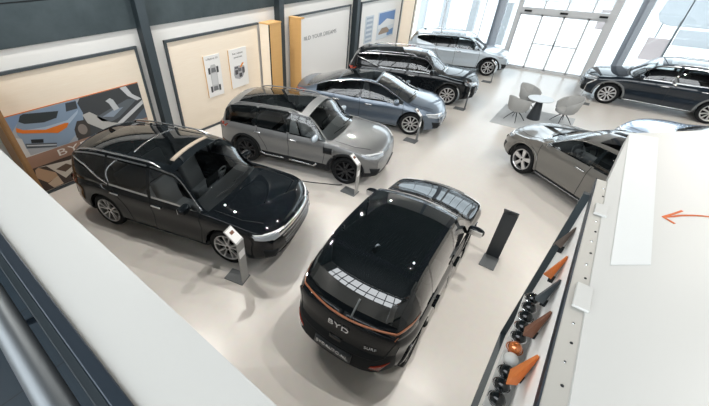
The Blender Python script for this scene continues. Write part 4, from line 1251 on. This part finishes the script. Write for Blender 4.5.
c0 = chair()
spots = [((12.88, 1.50), -25, 'grey lounge chair with its back to us, left of the small round table'), ((14.05, 1.42), -115, 'grey tub lounge chair behind the small round table, facing it'), ((13.62, .26), 130, 'grey lounge chair in side view right of the small round table')]
for i, ((x, y), a, lab) in enumerate(spots):
    o = c0 if i == 0 else copy_tree(c0)
    o.location = (x, y, .008); o.rotation_euler = (0, 0, radians(a)); o['label'] = lab
# charging cable on the floor from the grey SUV
tag(tube('charging_cable', [(5.2, 5.75, .012), (5.30, 5.0, .012), (5.62, 4.35, .012), (5.92, 3.80, .012), (5.98, 3.72, .024)], .011, M['black']), 'thin black cable on the floor along the side of the grey SUV', 'cable')

# ------------------------------------------------------------------ light
w = bpy.data.worlds.new('World'); S.world = w; w.use_nodes = True
bg = w.node_tree.nodes['Background']; bg.inputs['Color'].default_value = (.93, .97, 1, 1); bg.inputs['Strength'].default_value = SKY_S
def area(name, loc, rot, sx, sy, power, col):
    l = bpy.data.lights.new(name, 'AREA'); l.shape = 'RECTANGLE'; l.size = sx; l.size_y = sy; l.energy = power; l.color = col
    o = link(bpy.data.objects.new(name, l)); o.location = loc; o.rotation_euler = rot; return o
LAMPS = [(x, 7.4) for x in (2.2, 5.2, 8.2, 11.2, 14.2, 17.2)] + [(x, -3.2) for x in (5.0, 8.6, 12.2, 15.8)] + [(x, -7.0) for x in (4.0, 10.0, 16.0)] + [(5.0, .4)]
for x, y in LAMPS:
    area('ceiling_lamp', (x, y, 7.3), (0, 0, 0), .035, .035, LAMP_P, (1, .965, .91))
def spot(loc, aim, power, ang):
    l = bpy.data.lights.new('floor_fill_spot', 'SPOT'); l.energy = power; l.color = (1, .955, .89); l.spot_size = radians(ang); l.spot_blend = .8; l.shadow_soft_size = .03
    o = link(bpy.data.objects.new('floor_fill_spot', l)); o.location = loc
    o.rotation_euler = (Vector(aim) - Vector(loc)).to_track_quat('-Z', 'Y').to_euler(); return o
for loc, aim, pw in (((3.0, 7.0, 7.2), (1.5, 2.6, 0), 4.2), ((6.6, .6, 7.2), (3.2, .4, 0), 3.0)):
    spot(loc, aim, LAMP_P * pw, 72)  # added fill spots that brighten the near floor, no fittings here
def portal(loc, rot, sx, sy):
    o = area('daylight_portal', loc, rot, sx, sy, 1, (1, 1, 1)); o.data.cycles.is_portal = True
portal((GX + .3, (RY + WY) / 2, 2.5), (0, radians(90), 0), 5.0, WY - RY)
portal((BX - .3, 1.15, 6.6), (0, radians(-90), 0), 5.6, 12.1)
# ------------------------------------------------------------------ camera
cam = bpy.data.cameras.new('camera'); co = link(bpy.data.objects.new('camera', cam)); S.camera = co
cam.sensor_width = 36; cam.lens = 344.2 / 709 * 36; cam.shift_x = 50 / 709; cam.clip_start = .02; cam.clip_end = 300
pt, yw = radians(36.86), radians(39.35)
fw = Vector((cos(yw) * cos(pt), sin(yw) * cos(pt), -sin(pt))); rt = Vector((sin(yw), -cos(yw), 0)); up = rt.cross(fw)
co.matrix_world = Matrix(((rt.x, up.x, -fw.x, 0), (rt.y, up.y, -fw.y, 0), (rt.z, up.z, -fw.z, 4.7), (0, 0, 0, 1)))
S.view_settings.view_transform = 'Standard'; S.view_settings.look = 'None'; S.view_settings.gamma = 1; S.view_settings.use_curve_mapping = False
S.view_settings.exposure = EXPO
S.cycles.use_denoising = True
S.cycles.max_bounces = 8; S.cycles.diffuse_bounces = 4; S.cycles.glossy_bounces = 4; S.cycles.transparent_max_bounces = 12
S.cycles.caustics_reflective = False; S.cycles.caustics_refractive = False
S.cycles.sample_clamp_indirect = 6
